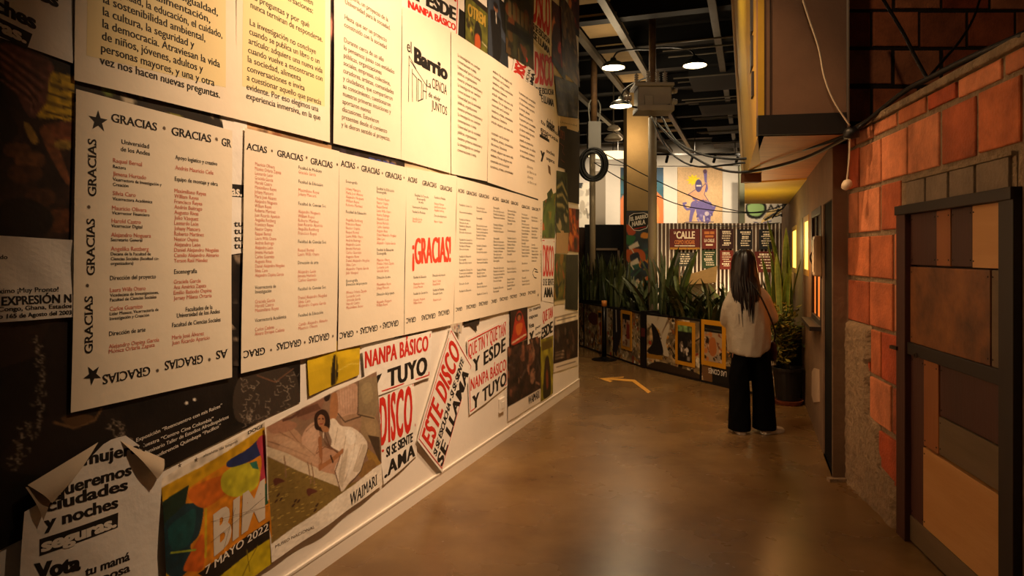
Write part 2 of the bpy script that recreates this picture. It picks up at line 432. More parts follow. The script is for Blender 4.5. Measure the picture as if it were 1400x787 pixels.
for k in range(4):
    y = 12.5+k*2.4; mb = MB(); mb.box((3.9+.35*(y-11.4), y, 4.9), (2.0, 1.2, .3), M_JOIST, ax=GA); mb.build('duct', ceiling)

# back gallery wall
mb = MB(); mb.box((5, 22.1, 2.6), (22, .2, 5.2), M_WHITEWALL); structure(mb.build('wall_back'))
# black lighting track near the back wall
BK = Front(22)

# brick wall on the right: mortar core, blocks laid course by course, stucco patch, ledge
mb = MB()
door_u0, door_u1 = 1236, 1396
sD0, sD1 = BRICK.w(door_u0, 0)[0], BRICK.w(door_u1, 0)[0]
SR1 = BRICK.w(1560, 0)[0]
holed(mb, BRICK, 0, SR1, 0, 2.44, [(sD0+.02, sD1-.02, 0, 1.85)], .14, M_MORTAR)
wr = structure(mb.build('wall_right'))
def brick_col(r, dark=1):
    b = r.choice([('#c47043', 1), ('#bd683c', 1), ('#b25a32', 1), ('#cb7f55', 1), ('#b24f28', 1), ('#c67a50', .95)])
    q = lin(b[0]); f = (.82+.34*r.random())*dark; return tuple(min(1, x*f) for x in q)
def block(mb, plane, s0, s1, z0, z1, d, r, m, bev=.006, dark=1):
    c = brick_col(r, dark); j = lambda: (r.random()-.5)*.01
    S0, S1, Z0, Z1 = s0+j(), s1+j(), z0+j(), z1+j(); dd = d+(r.random()-.5)*.006
    outer = [(S0, Z0), (S1, Z0), (S1, Z1), (S0, Z1)]; inner = [(S0+bev, Z0+bev), (S1-bev, Z0+bev), (S1-bev, Z1-bev), (S0+bev, Z1-bev)]
    vs = [plane.p(s, z, 0) for s, z in outer]+[plane.p(s, z, dd-.004) for s, z in outer]+[plane.p(s, z, dd) for s, z in inner]
    fs = [(8, 9, 10, 11)]+[(i, (i+1) % 4, 4+(i+1) % 4, 4+i) for i in range(4)]+[(4+i, 4+(i+1) % 4, 8+(i+1) % 4, 8+i) for i in range(4)]
    mb.add(vs, fs, m, [c]*12)
mb = MB(); r = random.Random(3)
rows = [(2.345, 2.425, [1160, 1172, 1196, 1229, 1270, 1312, 1375, 1440, 1500]),
        (2.05, 2.315, [1162, 1177, 1207, 1243, 1288, 1339, 1402, 1470, 1540]),
        (1.745, 2.02, [1160, 1176, 1206, 1241]), (1.45, 1.715, [1160, 1192, 1224, 1237]), (1.145, 1.42, [1160, 1191, 1225, 1237]),
        (.84, 1.115, [1160, 1192, 1207, 1232]), (.54, .81, [1160, 1191, 1222, 1232]), (.25, .51, [1172, 1204, 1233])]
for z0, z1, us in rows:
    for a, b in zip(us[:-1], us[1:]):
        s0, s1 = BRICK.w(a, 0)[0]+.018, BRICK.w(b, 0)[0]-.018
        if z1 < 2.03:
            s1 = min(s1, sD0-.03)
        if z0 > 2.0 and z0 < 2.3 and a > 1230 and False: continue
        if s1-s0 > .03: block(mb, BRICK, s0, s1, z0, z1, .014, r, M_BRICK)
mb.build('brick_face', wr)
# stucco patch, ragged right edge
mb = MB(); edge = [(1160, 436), (1176, 440), (1192, 446), (1193, 470), (1191, 505), (1191, 545), (1193, 572), (1205, 580), (1206, 612), (1211, 640), (1229, 652), (1231, 736)]
pe = [BRICK.w(u, v) for u, v in edge]; pe[-1] = (pe[-1][0], 0.0); pe.append((0.004, 0.0)); pe[0] = (0.004, pe[0][1])
nz, ns = 46, 22; r2 = random.Random(5)
def right_edge(z):
    for (sa, za), (sb, zb) in zip(pe[2:-2], pe[3:-1]):
        if zb <= z <= za: return sa+(sb-sa)*((za-z)/(za-zb+1e-6))
    return pe[2][0] if z > pe[2][1] else pe[-2][0]
zt = 1.135; vs = []; fs = []
for j in range(nz+1):
    z = zt*j/nz; e = right_edge(z)+.012*math.sin(z*41)+.008*math.sin(z*97)
    for i in range(ns+1):
        dd = .03+.012*r2.random()*(1 if 0 < i < ns else 0)
        if i in (0, ns) or j == nz: dd = .004 if i == ns or j == nz else .03
        vs.append(BRICK.p(.004+(e-.004)*i/ns, z, dd))
fs = [(j*(ns+1)+i, j*(ns+1)+i+1, (j+1)*(ns+1)+i+1, (j+1)*(ns+1)+i) for j in range(nz) for i in range(ns)]
mb.add(vs, fs, M_STUCCO); mb.build('stucco_patch', wr, smooth=True)
mb = MB(); slab(mb, BRICK, -.03, SR1, 2.432, 2.475, -.16, .03, M_MORTAR); mb.build('ledge', wr, bevel=.008)
# grey lintel blocks over the door
M_LINT = mat('grey_lintel_block', '#80705c', rough=.95, noise=.25, scale=10, bump=.4, bscale=50)
mb = MB(); lu = [1243, 1270, 1302, 1339, 1388]
slab(mb, BRICK, BRICK.w(1240, 0)[0], BRICK.w(1392, 0)[0], 1.858, 2.018, .0, .006, M_MORTAR)
for a, b in zip(lu[:-1], lu[1:]): slab(mb, BRICK, BRICK.w(a, 0)[0]+.012, BRICK.w(b, 0)[0]-.012, 1.868, 2.0, .006, .02, M_LINT)
slab(mb, BRICK, BRICK.w(1240, 0)[0], BRICK.w(1392, 0)[0], 2.002, 2.02, .006, .026, M_MORTAR)
mb.build('lintel', wr, bevel=.003)

# darker brick wall above, facing the camera
UP = Front(5.3); mb = MB(); slab(mb, UP, 2.57, 6.2, 0, 5.2, -.14, 0, mat('dark_mortar', '#2c2018', rough=.95, noise=.4, scale=12, bump=.7, bscale=40)); wu = structure(mb.build('wall_right_upper'))
mb = MB(); r = random.Random(8)
for j in range(11):
    z0 = 2.31+j*.29; x = 2.585-(.17 if j % 2 else .0)-.02
    while x < 6.1:
        a, b = max(x+.014, 2.58), x+.37-.014
        if b-a > .04: block(mb, UP, a, b, z0+.016, z0+.274, .014, r, M_BRICK, dark=.95)
        x += .37
mb.build('brick_face', wu)

# column at the corner
mb = MB(); x0, x1 = (1138-CX)/F*4.85, (1160.5-CX)/F*4.85
mb.prism([(x0, 4.85, 0), (x1, 4.85, 0), (x1, 4.96, 0), (x0+.042, 4.92, 0)], (0, 0, 2.38), M_FACADE); structure(mb.build('wall_corner', bevel=.006))
mb = MB(); mb.box(((x0+x1)/2-.01, 4.84, .012), (x1-x0+.05, .05, .024), M_STUCCO); structure(mb.build('baseboard_corner'))

# facade of the little house along the right of the lane
def sx(u): return SIDE.w(u, 0)[0]
def zz(u, v): return SIDE.w(u, v)[1]
S_FAR = -(12.6-4.88)*SIDE.k; Z_SOF = 2.38
H_DOOR = (sx(1125.5), sx(1137.5), 0, 1.995)
H_WIN = (sx(1110.5), sx(1122), 1.03, 1.95)
H_Y1 = (sx(1099.5), sx(1105.5), 1.42, 1.95)
H_Y2 = (sx(1083.5), sx(1089), 1.40, 1.92)
mb = MB(); holed(mb, SIDE, S_FAR, 0, 0, Z_SOF, [H_DOOR, H_WIN, H_Y1, H_Y2], .12, M_FACADE); structure(mb.build('wall_facade'))
mb = MB()
slab(mb, SIDE, H_DOOR[0]-.05, H_DOOR[1]+.05, 0, 2.05, -.06, -.012, mat('matt_black', '#070606', rough=.95, spec=.1)); dn = structure(mb.build('door_1'))
# plaster patch low on the facade
mb = MB(); M_PATCH = mat('pale_plaster_patch', '#b79c82', rough=.9, noise=.1, scale=8)
pts = [(1110.6, 508), (1113.5, 503), (1120.5, 505), (1121, 549), (1113, 550), (1110.4, 540)]
mb.prism([SIDE.px(u, v, .006) for u, v in pts], SIDE.n*-.006, M_PATCH); structure(mb.build('trim_1'))
def window(name, H, fm, depth, fw=.05, sill=True):
    mb = MB(); s0, s1, z0, z1 = H
    for a, b, c, e in ((s0-fw, s0+.015, z0-fw, z1+fw), (s1-.015, s1+fw, z0-fw, z1+fw), (s0, s1, z1-.015, z1+fw), (s0, s1, z0-fw, z0+.02)):
        slab(mb, SIDE, a, b, c, e, -.1, .005, fm)
    return structure(mb.build(name, bevel=.004))
M_YEL2 = mat('yellow_frame_paint', '#b58f2c', rough=.55, noise=.1, scale=6)
w1 = window('window_1', H_WIN, M_DARKWOOD, .1)
mb = MB(); slab(mb, SIDE, H_WIN[0]-.08, H_WIN[1]+.06, .965, 1.0, -.02, .09, M_DARKWOOD); mb.build('sill', w1)
mb = MB(); sm = H_WIN[0]+.42*(H_WIN[1]-H_WIN[0]); slab(mb, SIDE, sm-.02, sm+.02, 1.03, 1.95, -.018, -.004, M_DARKWOOD); slab(mb, SIDE, H_WIN[0], H_WIN[1], 1.56, 1.6, -.018, -.004, M_DARKWOOD); mb.build('mullion', w1)
M_GLOWO = mat('lit_orange_curtain', '#c9702f', rough=.8, emit='#e0762c', estr=1.0)
M_GLOWY = mat('lit_yellow_pane', '#f3cf5a', rough=.5, emit='#ffd35a', estr=2.3)
mb = MB(); slab(mb, SIDE, H_WIN[0]-.1, H_WIN[1]+.1, .95, 1.56, -.03, -.018, M_GLOWO); mb.build('curtain', w1)
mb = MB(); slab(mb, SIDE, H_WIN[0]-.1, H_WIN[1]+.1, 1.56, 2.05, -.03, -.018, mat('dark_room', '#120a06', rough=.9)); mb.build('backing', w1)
for nm, H in (('window_2', H_Y1), ('window_3', H_Y2)):
    w = window(nm, H, M_YEL2, .1, .045); mb = MB(); slab(mb, SIDE, H[0], H[1], H[2], H[3], -.012, -.004, M_GLOWY); mb.build('pane', w)
# post with yellow window light painted in, and the far lit doorway strip
mb = MB(); slab_px(mb, SIDE, 1091, 1097.5, 300, 560, 0, .004, mat('yellow_lit_post', '#6a5320', rough=.6, noise=.1)); structure(mb.build('trim_2'))
mb = MB(); slab(mb, SIDE, sx(1075.5), sx(1073.2), .95, 1.86, 0, .006, mat('lit_door_strip', '#f7cf92', emit='#ffc27a', estr=1.6)); slab(mb, SIDE, sx(1080), sx(1075.5), 0, 1.95, .0, .004, M_DARKWOOD); structure(mb.build('door_2'))

# overhanging upper floor: front face, soffit, ochre side, yellow soffit
def sof(u, v, z=Z_SOF): Y = (z-EYE)*F/(HZ-v); return Vector(((u-CX)/F*Y, Y, z))
A = Vector(((1036-CX)/F*4.53, 4.53, Z_SOF)); B = Vector(((1157-CX)/F*4.45, 4.45, Z_SOF))
E1, E2 = sof(1018, 249), sof(1111, 243); G1, G2 = sof(1018, 277), sof(1084, 277); BW = Vector((2.30, 4.84, Z_SOF)); E2 = Vector((SIDE.c+SIDE.r*E2.y+.02, E2.y, Z_SOF)); G2 = Vector((SIDE.c+SIDE.r*G2.y+.02, G2.y, Z_SOF))
up = Vector((0, 0, 1)); TOP = 5.2
mb = MB(); dirn = (B-A).normalized(); nrm = Vector((dirn.y, -dirn.x, 0))
zb = 2.50
mb.prism([Vector((A.x, A.y, zb)), Vector((B.x, B.y, zb)), Vector((B.x, B.y, TOP)), Vector((A.x, A.y, TOP))], -nrm*.05, M_BROWN)
wup = structure(mb.build('wall_upper_front'))
mb = MB(); mb.prism([A+nrm*.012+up*0, B+nrm*.012, B+nrm*.012+up*.135, A+nrm*.012+up*.13], -nrm*.06, mat('black_beam', '#14100d', rough=.6, noise=.3, scale=5)); mb.build('bottom_beam', wup)
mb = MB(); a0 = A+dirn*.075+nrm*.004; mb.prism([Vector((a0.x, a0.y, zb)), Vector((a0.x, a0.y, TOP)), Vector((a0.x, a0.y, TOP))+dirn*.008, Vector((a0.x, a0.y, zb))+dirn*.008], -nrm*.006, mat('seam', '#33241a', rough=.9)); mb.build('panel_seam', wup)
mb = MB(); b0 = B+dirn*.012; mb.tube([b0+up*.02-nrm*.02, b0+up*1.0-nrm*.02, b0+up*2.8-nrm*.02], .014, mat('white_conduit', '#a8957e', rough=.5), 8); mb.build('edge_pipe', wup)
mb = MB(); mb.prism([A, B, BW, E2, E1], up*.02, M_PLY); so = structure(mb.build('ceiling_overhang'))
mb = MB(); mb.prism([A+up*-.004, sof(1041.5, 248)-up*.004, E1-up*.004], up*.004, M_OCHRE); mb.build('edge_beam', so)
mb = MB(); Y = 6.6; bx0, bx1 = (1017.5-CX)/F*Y, (1041-CX)/F*Y; mb.box(((bx0+bx1)/2, Y+.05, 2.335), (bx1-bx0, .1, .09), mat('brown_block', '#6b3f22', rough=.7, noise=.2, scale=6)); mb.build('end_block', so)
mb = MB(); mb.prism([E1-up*.015, E2-up*.015, G2-up*.015, G1-up*.015], up*.035, M_YELLOW); structure(mb.build('ceiling_yellow'))
mb = MB(); bt = Vector(((1003-CX)/F*E1.y, E1.y, EYE+347/F*E1.y)); bt = E1+(bt-E1)*((TOP-Z_SOF)/(bt.z-Z_SOF)); At = Vector((A.x, A.y, TOP))
sn = (E1-A).cross(up).normalized(); sn = -sn if sn.x > 0 else sn
mb.prism([A, E1, bt, At], -sn*.04, M_OCHRE); wos = structure(mb.build('wall_upper_side'))
mb = MB(); mb.tube([E1+sn*.01, bt+sn*.01], .018, mat('lit_edge_tone', '#c9b189', rough=.5), 6); mb.build('lit_edge_strip', wos)  # lit back edge put into the pale colour of an added tube
for v0, v1, t0, t1 in ((-40, 42, .1, .2), (48, 90, .1, .2), (97, 130, .08, .12)):
    mb = MB(); P0, P1 = A+(E1-A)*t0, A+(E1-A)*t1
    za, zc = EYE+(347-v0)/F*P0.y, EYE+(347-v1)/F*P0.y
    mb.prism([Vector((P0.x, P0.y, zc)), Vector((P1.x, P1.y, zc)), Vector((P1.x, P1.y, za)), Vector((P0.x, P0.y, za))], sn*.03, mat('dark_slot', '#1d1310', rough=.6)); mb.build('window_slot', wos)
# ------------------------------------------------------------------ papers pasted on the left wall
def _ab(self, u, v):
    s, z = self.pl.w(u, v); a = b = .5
    for _ in range(12):
        s0, z0 = self.sz(a, b); e = 1e-4
        sa, za = self.sz(a+e, b); sb, zb_ = self.sz(a, b+e)
        J = np.array([[(sa-s0)/e, (sb-s0)/e], [(za-z0)/e, (zb_-z0)/e]])
        da, db = np.linalg.solve(J, np.array([s-s0, z-z0])); a += da; b += db
    return (a, b)
Sheet.ab = _ab
def _tp2(self, body, p0, p1, h, m, lift=.0008, h1=None, **k):
    """line between two baseline pixels, caps h px tall at its start (h1 at its end), upright on the wall"""
    V, Fc = layout(body, **k)
    s0, z0 = self.pl.w(*p0); s1, z1 = self.pl.w(*p1); x0 = min(p[0] for p in V); x1 = max(p[0] for p in V)
    ha = h*self.pl.Y(p0[0])/F; hb = (h1*self.pl.Y(p1[0])/F) if h1 else ha
    vs = []
    for x, y, kz in V:
        q = (x-x0)/(x1-x0); vs.append(self.W(s0+(s1-s0)*q, z0+(z1-z0)*q+y*(ha+(hb-ha)*q), lift+kz))
    self.add(vs, Fc, m)
Sheet.tp2 = _tp2
def _ppx(self, pts, m, lift=.0005):
    w = [self.pl.w(u, v) for u, v in pts]
    if len(w) == 4:
        n = 10; vs = []
        for j in range(n+1):
            for i in range(n+1):
                a, b = i/n, j/n
                vs.append(self.W(*[w[0][k]*(1-a)*(1-b)+w[3][k]*a*(1-b)+w[2][k]*a*b+w[1][k]*(1-a)*b for k in (0, 1)], lift))
        self.add(vs, [(j*(n+1)+i, (j+1)*(n+1)+i, (j+1)*(n+1)+i+1, j*(n+1)+i+1) for j in range(n) for i in range(n)], m); return
    vs = [self.W(u, v, lift) for u, v in w]; self.add(vs, [tuple(range(len(pts)))], m)
Sheet.ppx = _ppx
def _spx(self, pts, w, m, lift=.0008, closed=False):
    """stroke w px wide along pixels"""
    P = [self.pl.w(*p) for p in pts]; P = P+[P[0]] if closed else P
    hw = w*self.pl.Y(pts[0][0])/F/2
    for (a, b), (c, e) in zip(P[:-1], P[1:]):
        L = math.hypot(c-a, e-b)+1e-9; nx, ny = -(e-b)/L*hw, (c-a)/L*hw; ex, ey = (c-a)/L*hw*.8, (e-b)/L*hw*.8
        self.add([self.W(a+nx-ex, b+ny-ey, lift), self.W(a-nx-ex, b-ny-ey, lift), self.W(c-nx+ex, e-ny+ey, lift), self.W(c+nx+ex, e+ny+ey, lift)], [(0, 1, 2, 3)], m)
Sheet.spx = _spx
def _cpx(self, lines, u0, v0, h, m, fit=None, lift=.0008, **k):
    """left-aligned column: lines is a list of (text, baseline v at u0[, ink]); fit = (text, u1) sets the letter width"""
    s0 = self.pl.w(u0, v0)[0]; kp = self.pl.Y(u0)/F; ws = 1
    if fit:
        V, _ = layout(fit[0], **k); ws = (self.pl.w(fit[1], 0)[0]-s0)/(max(p[0] for p in V)*h*kp)
    for it in lines:
        t, v = it[0], it[1]; mm = it[2] if len(it) > 2 else m
        V, Fc = layout(t, **k); z0 = self.pl.w(u0, v)[1]
        self.add([self.W(s0+x*h*kp*ws, z0+y*h*kp, lift+kz) for x, y, kz in V], Fc, mm)
Sheet.cpx = _cpx
def star(sh, u, v, r, m, rot=0):
    s, z = sh.pl.w(u, v); R = r*sh.pl.Y(u)/F; pts = []
    for k in range(10):
        q = rot+math.pi/2+k*math.pi/5; rr = R if k % 2 == 0 else R*.4; pts.append(sh.W(s+rr*math.cos(q), z+rr*math.sin(q), .0008))
    c = sh.W(s, z, .0008); sh.add([c]+pts, [(0, 1+k, 1+(k+1) % 10) for k in range(10)], m)

def poster(sh, name, label, cat='poster', group=None):
    return tag(sh.build(name), label, cat, group)
NAMES = ['Raquel Bernal', 'Jimena Hurtado', 'Silvia Caro', 'Mauricio Olivera', 'Harold Castro', 'Alejandro Noguera', 'Angelika Rettberg', 'Laura Wills Otero', 'Carlos Guarnizo',
         'Alejandro Ospina García', 'Mónica Orlaria Zapata', 'Maximiliano Reyes', 'William Reyes', 'Francisco Reyes', 'Andrés Buitrago', 'Augusto Rivas', 'Julio Vásquez', 'Leonardo León',
         'Johany Mancera', 'Roberto Martínez', 'Nestor Ospina', 'Alejandro León', 'Daniel Alejandro Nogales', 'Camilo Alejandro Almario', 'Graciela García', 'María José Álvarez', 'Juan Ricardo Aparicio']
HEADS = ['Facultad de Ciencias Sociales', 'Vicerrectoría Académica', 'Facultad de Medicina', 'Dirección de arte', 'Facultad de Educación', 'Escenografía', 'Dirección del proyecto']
def nm(i): return NAMES[(i*7+3) % len(NAMES)]

D1 = .014           # the two rows of large text sheets lie over everything else
def big(quad, wave=.002, seed=0, m=PAPER):
    sh = Sheet(LEFT, quad, D1, wave, 5, seed=seed); sh.grid(m, 16, 22); return sh
# ---- upper row
TINT = mat('pale_yellow_halftone', '#f0dca6', rough=.6)
sh = big([(97, -292), (319, -190), (319, 163), (97, 110)], seed=1)
sh.ppx([(114, -60), (113, 76.5), (304, 120), (305, -20)], TINT, .0004)
for t, u0, v0, u1 in (('la pobreza, la desigualdad,', 135, -46, 293.6), ('la salud, la alimentación,', 135, -29, 282.7), ('la equidad, la educación, el cuidado,', 135, -12, 299.5), ('la sostenibilidad ambiental,', 135, 4.5, 276),
                      ('la cultura, la seguridad y', 134.7, 21.3, 261), ('la democracia. Atraviesan la vida', 134.2, 38, 296), ('de niños, jóvenes, adultos y', 133.5, 54.6, 273), ('personas mayores, y una y otra', 132.5, 71, 288.5), ('vez nos hacen nuevas preguntas.', 131, 87.6, 296)):
    sh.tpx(t, u0, v0, u1, 11.5, INK, fat=.03)
poster(sh, 'text_sheet', 'cream wall sheet with a yellow panel ending in vez nos hacen nuevas preguntas', 'poster')
sh = big([(319, -190), (449, -140), (447, 195), (319, 163)], seed=2)
sh.ppx([(328, -60), (327, 118), (440, 146), (441, -20)], TINT, .0004)
T2 = [('la sociedad, sino también', 338, -38.8, 424), ('formular conversaciones:', 338, -26.2, 424), ('las preguntas y por qué', 338, -13.6+12, 419), ('nunca terminan de responderse.', 337.8, 11, 437), ('La investigación no concluye', 336.9, 34.6, 428), ('cuando se publica un libro o un', 336.4, 47, 433), ('artículo: adquiere una nueva vida', 335.6, 59.6, 437),
      ('cuando vuelve a encontrarse con', 335, 72.2, 437), ('la sociedad, alimenta', 334.4, 84.7, 407), ('conversaciones e invita', 333.8, 97.2, 412), ('a cuestionar aquello que parecía', 333.3, 109.7, 435), ('evidente. Por eso elegimos una', 332.8, 122.2, 431), ('experiencia inmersiva, en la que', 332.3, 134.7, 433.5)]
for t, u0, v0, u1 in T2: sh.tpx(t, u0, v0, u1, 8.6, INK, fat=.02)
poster(sh, 'text_sheet', 'cream wall sheet whose last line reads experiencia inmersiva, en la que')
sh = big([(454, -138), (546, -96), (545, 218), (452, 196)], seed=3)
T3 = ['pequeña, un proyecto de la', 'Universidad para la sociedad.', '', 'Hasta que ser un proyecto', 'construido con la sociedad', '', 'Durante cerca de un año', 'lo pensamos junto con entidades', 'públicas, organizaciones', 'sociales, empresas, colectivos,', 'curadores, artistas, comunidades', 'y ciudadanos, que compartieron', 'su conocimiento, cuestionaron', 'nuestras primeras intuiciones y', 'aportaron nuevas', 'discusiones. Estuvieron', 'presentes desde el comienzo', 'y le dieron sentido al proyecto.']
for i, t in enumerate(T3):
    if t: q = (i-17)/17; sh.cpx([(t, 173+(17-i)*-10.5)], 462.7-q*5.5, 173, 6.6, SOFTINK, fit=('y le dieron sentido al proyecto.', 530-q*5), fat=.02)
poster(sh, 'text_sheet', 'cream wall sheet with a column ending in y le dieron sentido al proyecto')
sh = Sheet(LEFT, [(546.5, 9), (613, 41), (613, 237), (545, 218)], D1, .002, 5, seed=4); sh.grid(PAPER, 12, 18)
sh.tpx('el', 552.5, 70, 559, 16, INK, fat=.03)
sh.tpx('Barrio', 562.4, 84.5, 609, 20, INK, off=.035, fat=.05)
sh.tpx('La', 580, 118, 586.5, 9, INK, fat=.03); sh.tpx('CIENCIA', 588, 120.3, 608, 14, INK, fat=.02)
sh.tpx('de vivir', 582.7, 132, 599.5, 7, INK, fat=.03); sh.tpx('JUNTOS', 587, 148.7, 608.5, 12, INK, fat=.02)
for p in ([(555.5, 77), (555, 139)], [(555.5, 77), (565, 94)], [(557.5, 84), (580.5, 118)], [(555.5, 90), (556, 90)], [(560, 95), (560.5, 139)], [(560, 100), (566, 107), (566, 138)], [(568, 108), (568, 138)], [(568, 108), (573, 112)], [(573, 112), (572.6, 136)], [(575, 115), (575, 135)], [(580, 117.5), (579.5, 135)], [(575, 124), (580, 126)], [(568, 138.5), (575, 135.5)]):
    sh.spx(p, 1.5, INK)
poster(sh, 'title_sheet', 'cream wall sheet with the bold title el Barrio and a small house drawing')
FILL = [t[0] for t in T2[4:]]+[t for t in T3 if t]
for q, (quad, uu, v0, v1, n, u1, lab) in enumerate((
        ([(614, 42), (665, 75), (663.5, 248), (614, 237.5)], (622.8, 622.6), 77, 206.7, 17, 657, 'cream wall sheet of small print just right of the el Barrio title'),
        ([(665, 75), (703, 101), (702, 262), (664, 249)], (671, 667.5), 99, 229, 18, 698, 'cream wall sheet of small print, second right of the el Barrio title'),
        ([(703, 101), (735, 124), (734, 272), (702, 262)], (707, 708.5), 128, 214, 13, 729, 'cream wall sheet of small print at the right end of the upper row'))):
    sh = big(quad, seed=4)
    for i in range(n):
        if q == 1 and i == 10: continue
        t = i/(n-1); u = uu[0]+(uu[1]-uu[0])*t
        sh.cpx([(FILL[(i*5+q*7) % len(FILL)], v0+(v1-v0)*t)], u, v0, 4.4-.4*q, SOFTINK, fit=('experiencia inmersiva, en la que', u1), res=2, fat=.02)
    if q == 2:
        for i in range(4): sh.cpx([('un libro o un' if i % 2 else 'alimenta', 229+i*7)], 718+i*.3, 229, 4, SOFTINK, fit=('La investigación', 733), res=2)
    poster(sh, 'text_sheet', lab)

# ---- lower row of thank-you sheets
def gracias(sh, words, m=INK, **k):
    for (t, u0, v0, u1, h) in words: sh.tpx(t, u0, v0, u1, h, m, serif=True, fat=.035, **k)
def asts(sh, pts, r):
    for u, v in pts: star(sh, u, v, r, SOFTINK); star(sh, u, v, r, SOFTINK, math.pi/5)
sh = big([(99, 122), (313, 179), (312.5, 515), (92, 563.5)], seed=11)
gracias(sh, [('GRACIAS', 147, 166.5, 210, 11.5), ('GRACIAS', 229.6, 184.5, 283.5, 11), ('GR', 298, 199, 311.5, 10.5), ('GRACIAS', 200.6, 500, 134.5, -12), ('GRACIAS', 273, 484, 220.4, -11.5), ('AS', 307, 476.5, 290.4, -11)])
asts(sh, [(219.8, 175.5), (291, 190.5), (210.5, 506), (281.5, 491), (116, 283), (113.7, 390)], 3.2)
star(sh, 129, 166, 15, INK); star(sh, 121, 512, 14, INK, .5)
def vtext(sh, t, ub, v0, v1, h, m, **k):
    """line reading upwards: starts at row v0, ends at v1, baseline at column ub"""
    V, Fc = layout(t, **k); s0 = sh.pl.w(ub, 0)[0]; z0 = sh.pl.w(ub, v0)[1]; z1 = sh.pl.w(ub, v1)[1]; hh = h*sh.pl.Y(ub)/F
    x0 = min(p[0] for p in V); x1 = max(p[0] for p in V)
    sh.add([sh.W(s0-y*hh, z0+(z1-z0)*(x-x0)/(x1-x0), .0008+kz) for x, y, kz in V], Fc, m)
for v0, v1, ub in ((269, 191, 126), (376, 299, 124), (482, 404, 121)): vtext(sh, 'GRACIAS', ub, v0, v1, 12, INK, serif=True, fat=.035)
L = [('Universidad', 161, 196.7, 199, 6, INK), ('de los Andes', 159.7, 206.5, 200, 6, INK), ('Raquel Bernal', 149, 221.8, 189, 5.6, NAMERED), ('Rectora', 149, 229.7, 166.7, 4.4, INK), ('Jimena Hurtado', 148.8, 240, 194.6, 5.6, NAMERED),
     ('Vicerrectora de Investigación y', 148.7, 247, 216, 4.4, INK), ('Creación', 148.6, 254, 170, 4.4, INK), ('Silvia Caro', 148.4, 266.6, 180, 5.6, NAMERED), ('Vicerrectora Académica', 148.2, 273.5, 203, 4.4, INK), ('Mauricio Olivera', 147.5, 286.7, 195, 5.6, NAMERED),
     ('Vicerrector Financiero', 147.4, 292.8, 199, 4.4, INK), ('Harold Castro', 147, 304.3, 187, 5.6, NAMERED), ('Vicerrector Digital', 146.8, 310.5, 189, 4.4, INK), ('Alejandro Noguera', 146.3, 323.3, 201, 5.6, NAMERED), ('Secretario General', 146, 329.5, 189, 4.4, INK), ('Angelika Rettberg', 146, 342.4, 198, 5.6, NAMERED),
     ('Decana de la Facultad de', 146, 349, 201, 4.4, INK), ('Ciencias Sociales (facultad co-', 146, 355.6, 212, 4.4, INK), ('organizadora)', 146, 362, 177, 4.4, INK), ('Dirección del proyecto', 145, 382.7, 208, 6, INK), ('Laura Wills Otero', 145, 399, 194, 5.6, NAMERED), ('Vicedecana de Investigaciones,', 145, 405.4, 212, 4.4, INK),
     ('Facultad de Ciencias Sociales', 145, 411.8, 209, 4.4, INK), ('Carlos Guarnizo', 144.5, 424.6, 190, 5.6, NAMERED), ('Líder Museos, Vicerrectoría de', 144.5, 430.8, 212, 4.4, INK), ('Investigación y Creación', 144.5, 437.3, 199, 4.4, INK), ('Dirección de arte', 143.5, 458.7, 194, 6, INK), ('Alejandro Ospina García', 143, 476, 213, 5.6, NAMERED), ('Mónica Orlaria Zapata', 143, 482.7, 207, 5.6, NAMERED),
     ('Apoyo logístico y creativo', 235, 217.6, 292, 5.6, INK), ('Andrés Mauricio Celis', 235, 231.6, 287, 5.6, NAMERED), ('Equipo de montaje y obra', 234.4, 247, 293, 5.6, INK)]
rl = ['Maximiliano Reyes', 'William Reyes', 'Francisco Reyes', 'Andrés Buitrago', 'Augusto Rivas', 'Julio Vásquez', 'Leonardo León', 'Johany Mancera', 'Roberto Martínez', 'Nestor Ospina', 'Alejandro León', 'Daniel Alejandro Nogales', 'Camilo Alejandro Almario', 'Yerson Raúl Méndez']
for i, t in enumerate(rl): L.append((t, 234-.08*i, 263+i*7.35, 234+len(t)*2.55, 5.3, NAMERED))
for i, t in enumerate(['Graciela García', 'Ana América Zapata', 'Emilio Batiodo Ospina', 'Jersey Milena Ortaria']): L.append((t, 232.5, 387.6+7.4*i, 232.5+len(t)*2.5, 5.3, NAMERED))
L += [('Escenografía', 233, 374, 265, 6, INK), ('Facultades de la', 249, 425.6, 286, 6, INK), ('Universidad de los Andes', 237, 434, 296, 6, INK), ('Facultad de Ciencias Sociales', 230.5, 447, 297, 6, INK), ('María José Álvarez', 230.4, 463.6, 274, 5.4, NAMERED), ('Juan Ricardo Aparicio', 230.4, 471, 282, 5.4, NAMERED)]
for t, u0, v0, u1, h, m in L: sh.tpx(t, u0, v0, u1, h, m, res=2, fat=.02)
poster(sh, 'thanks_sheet', 'large cream thank-you sheet with black stars at its left corners')
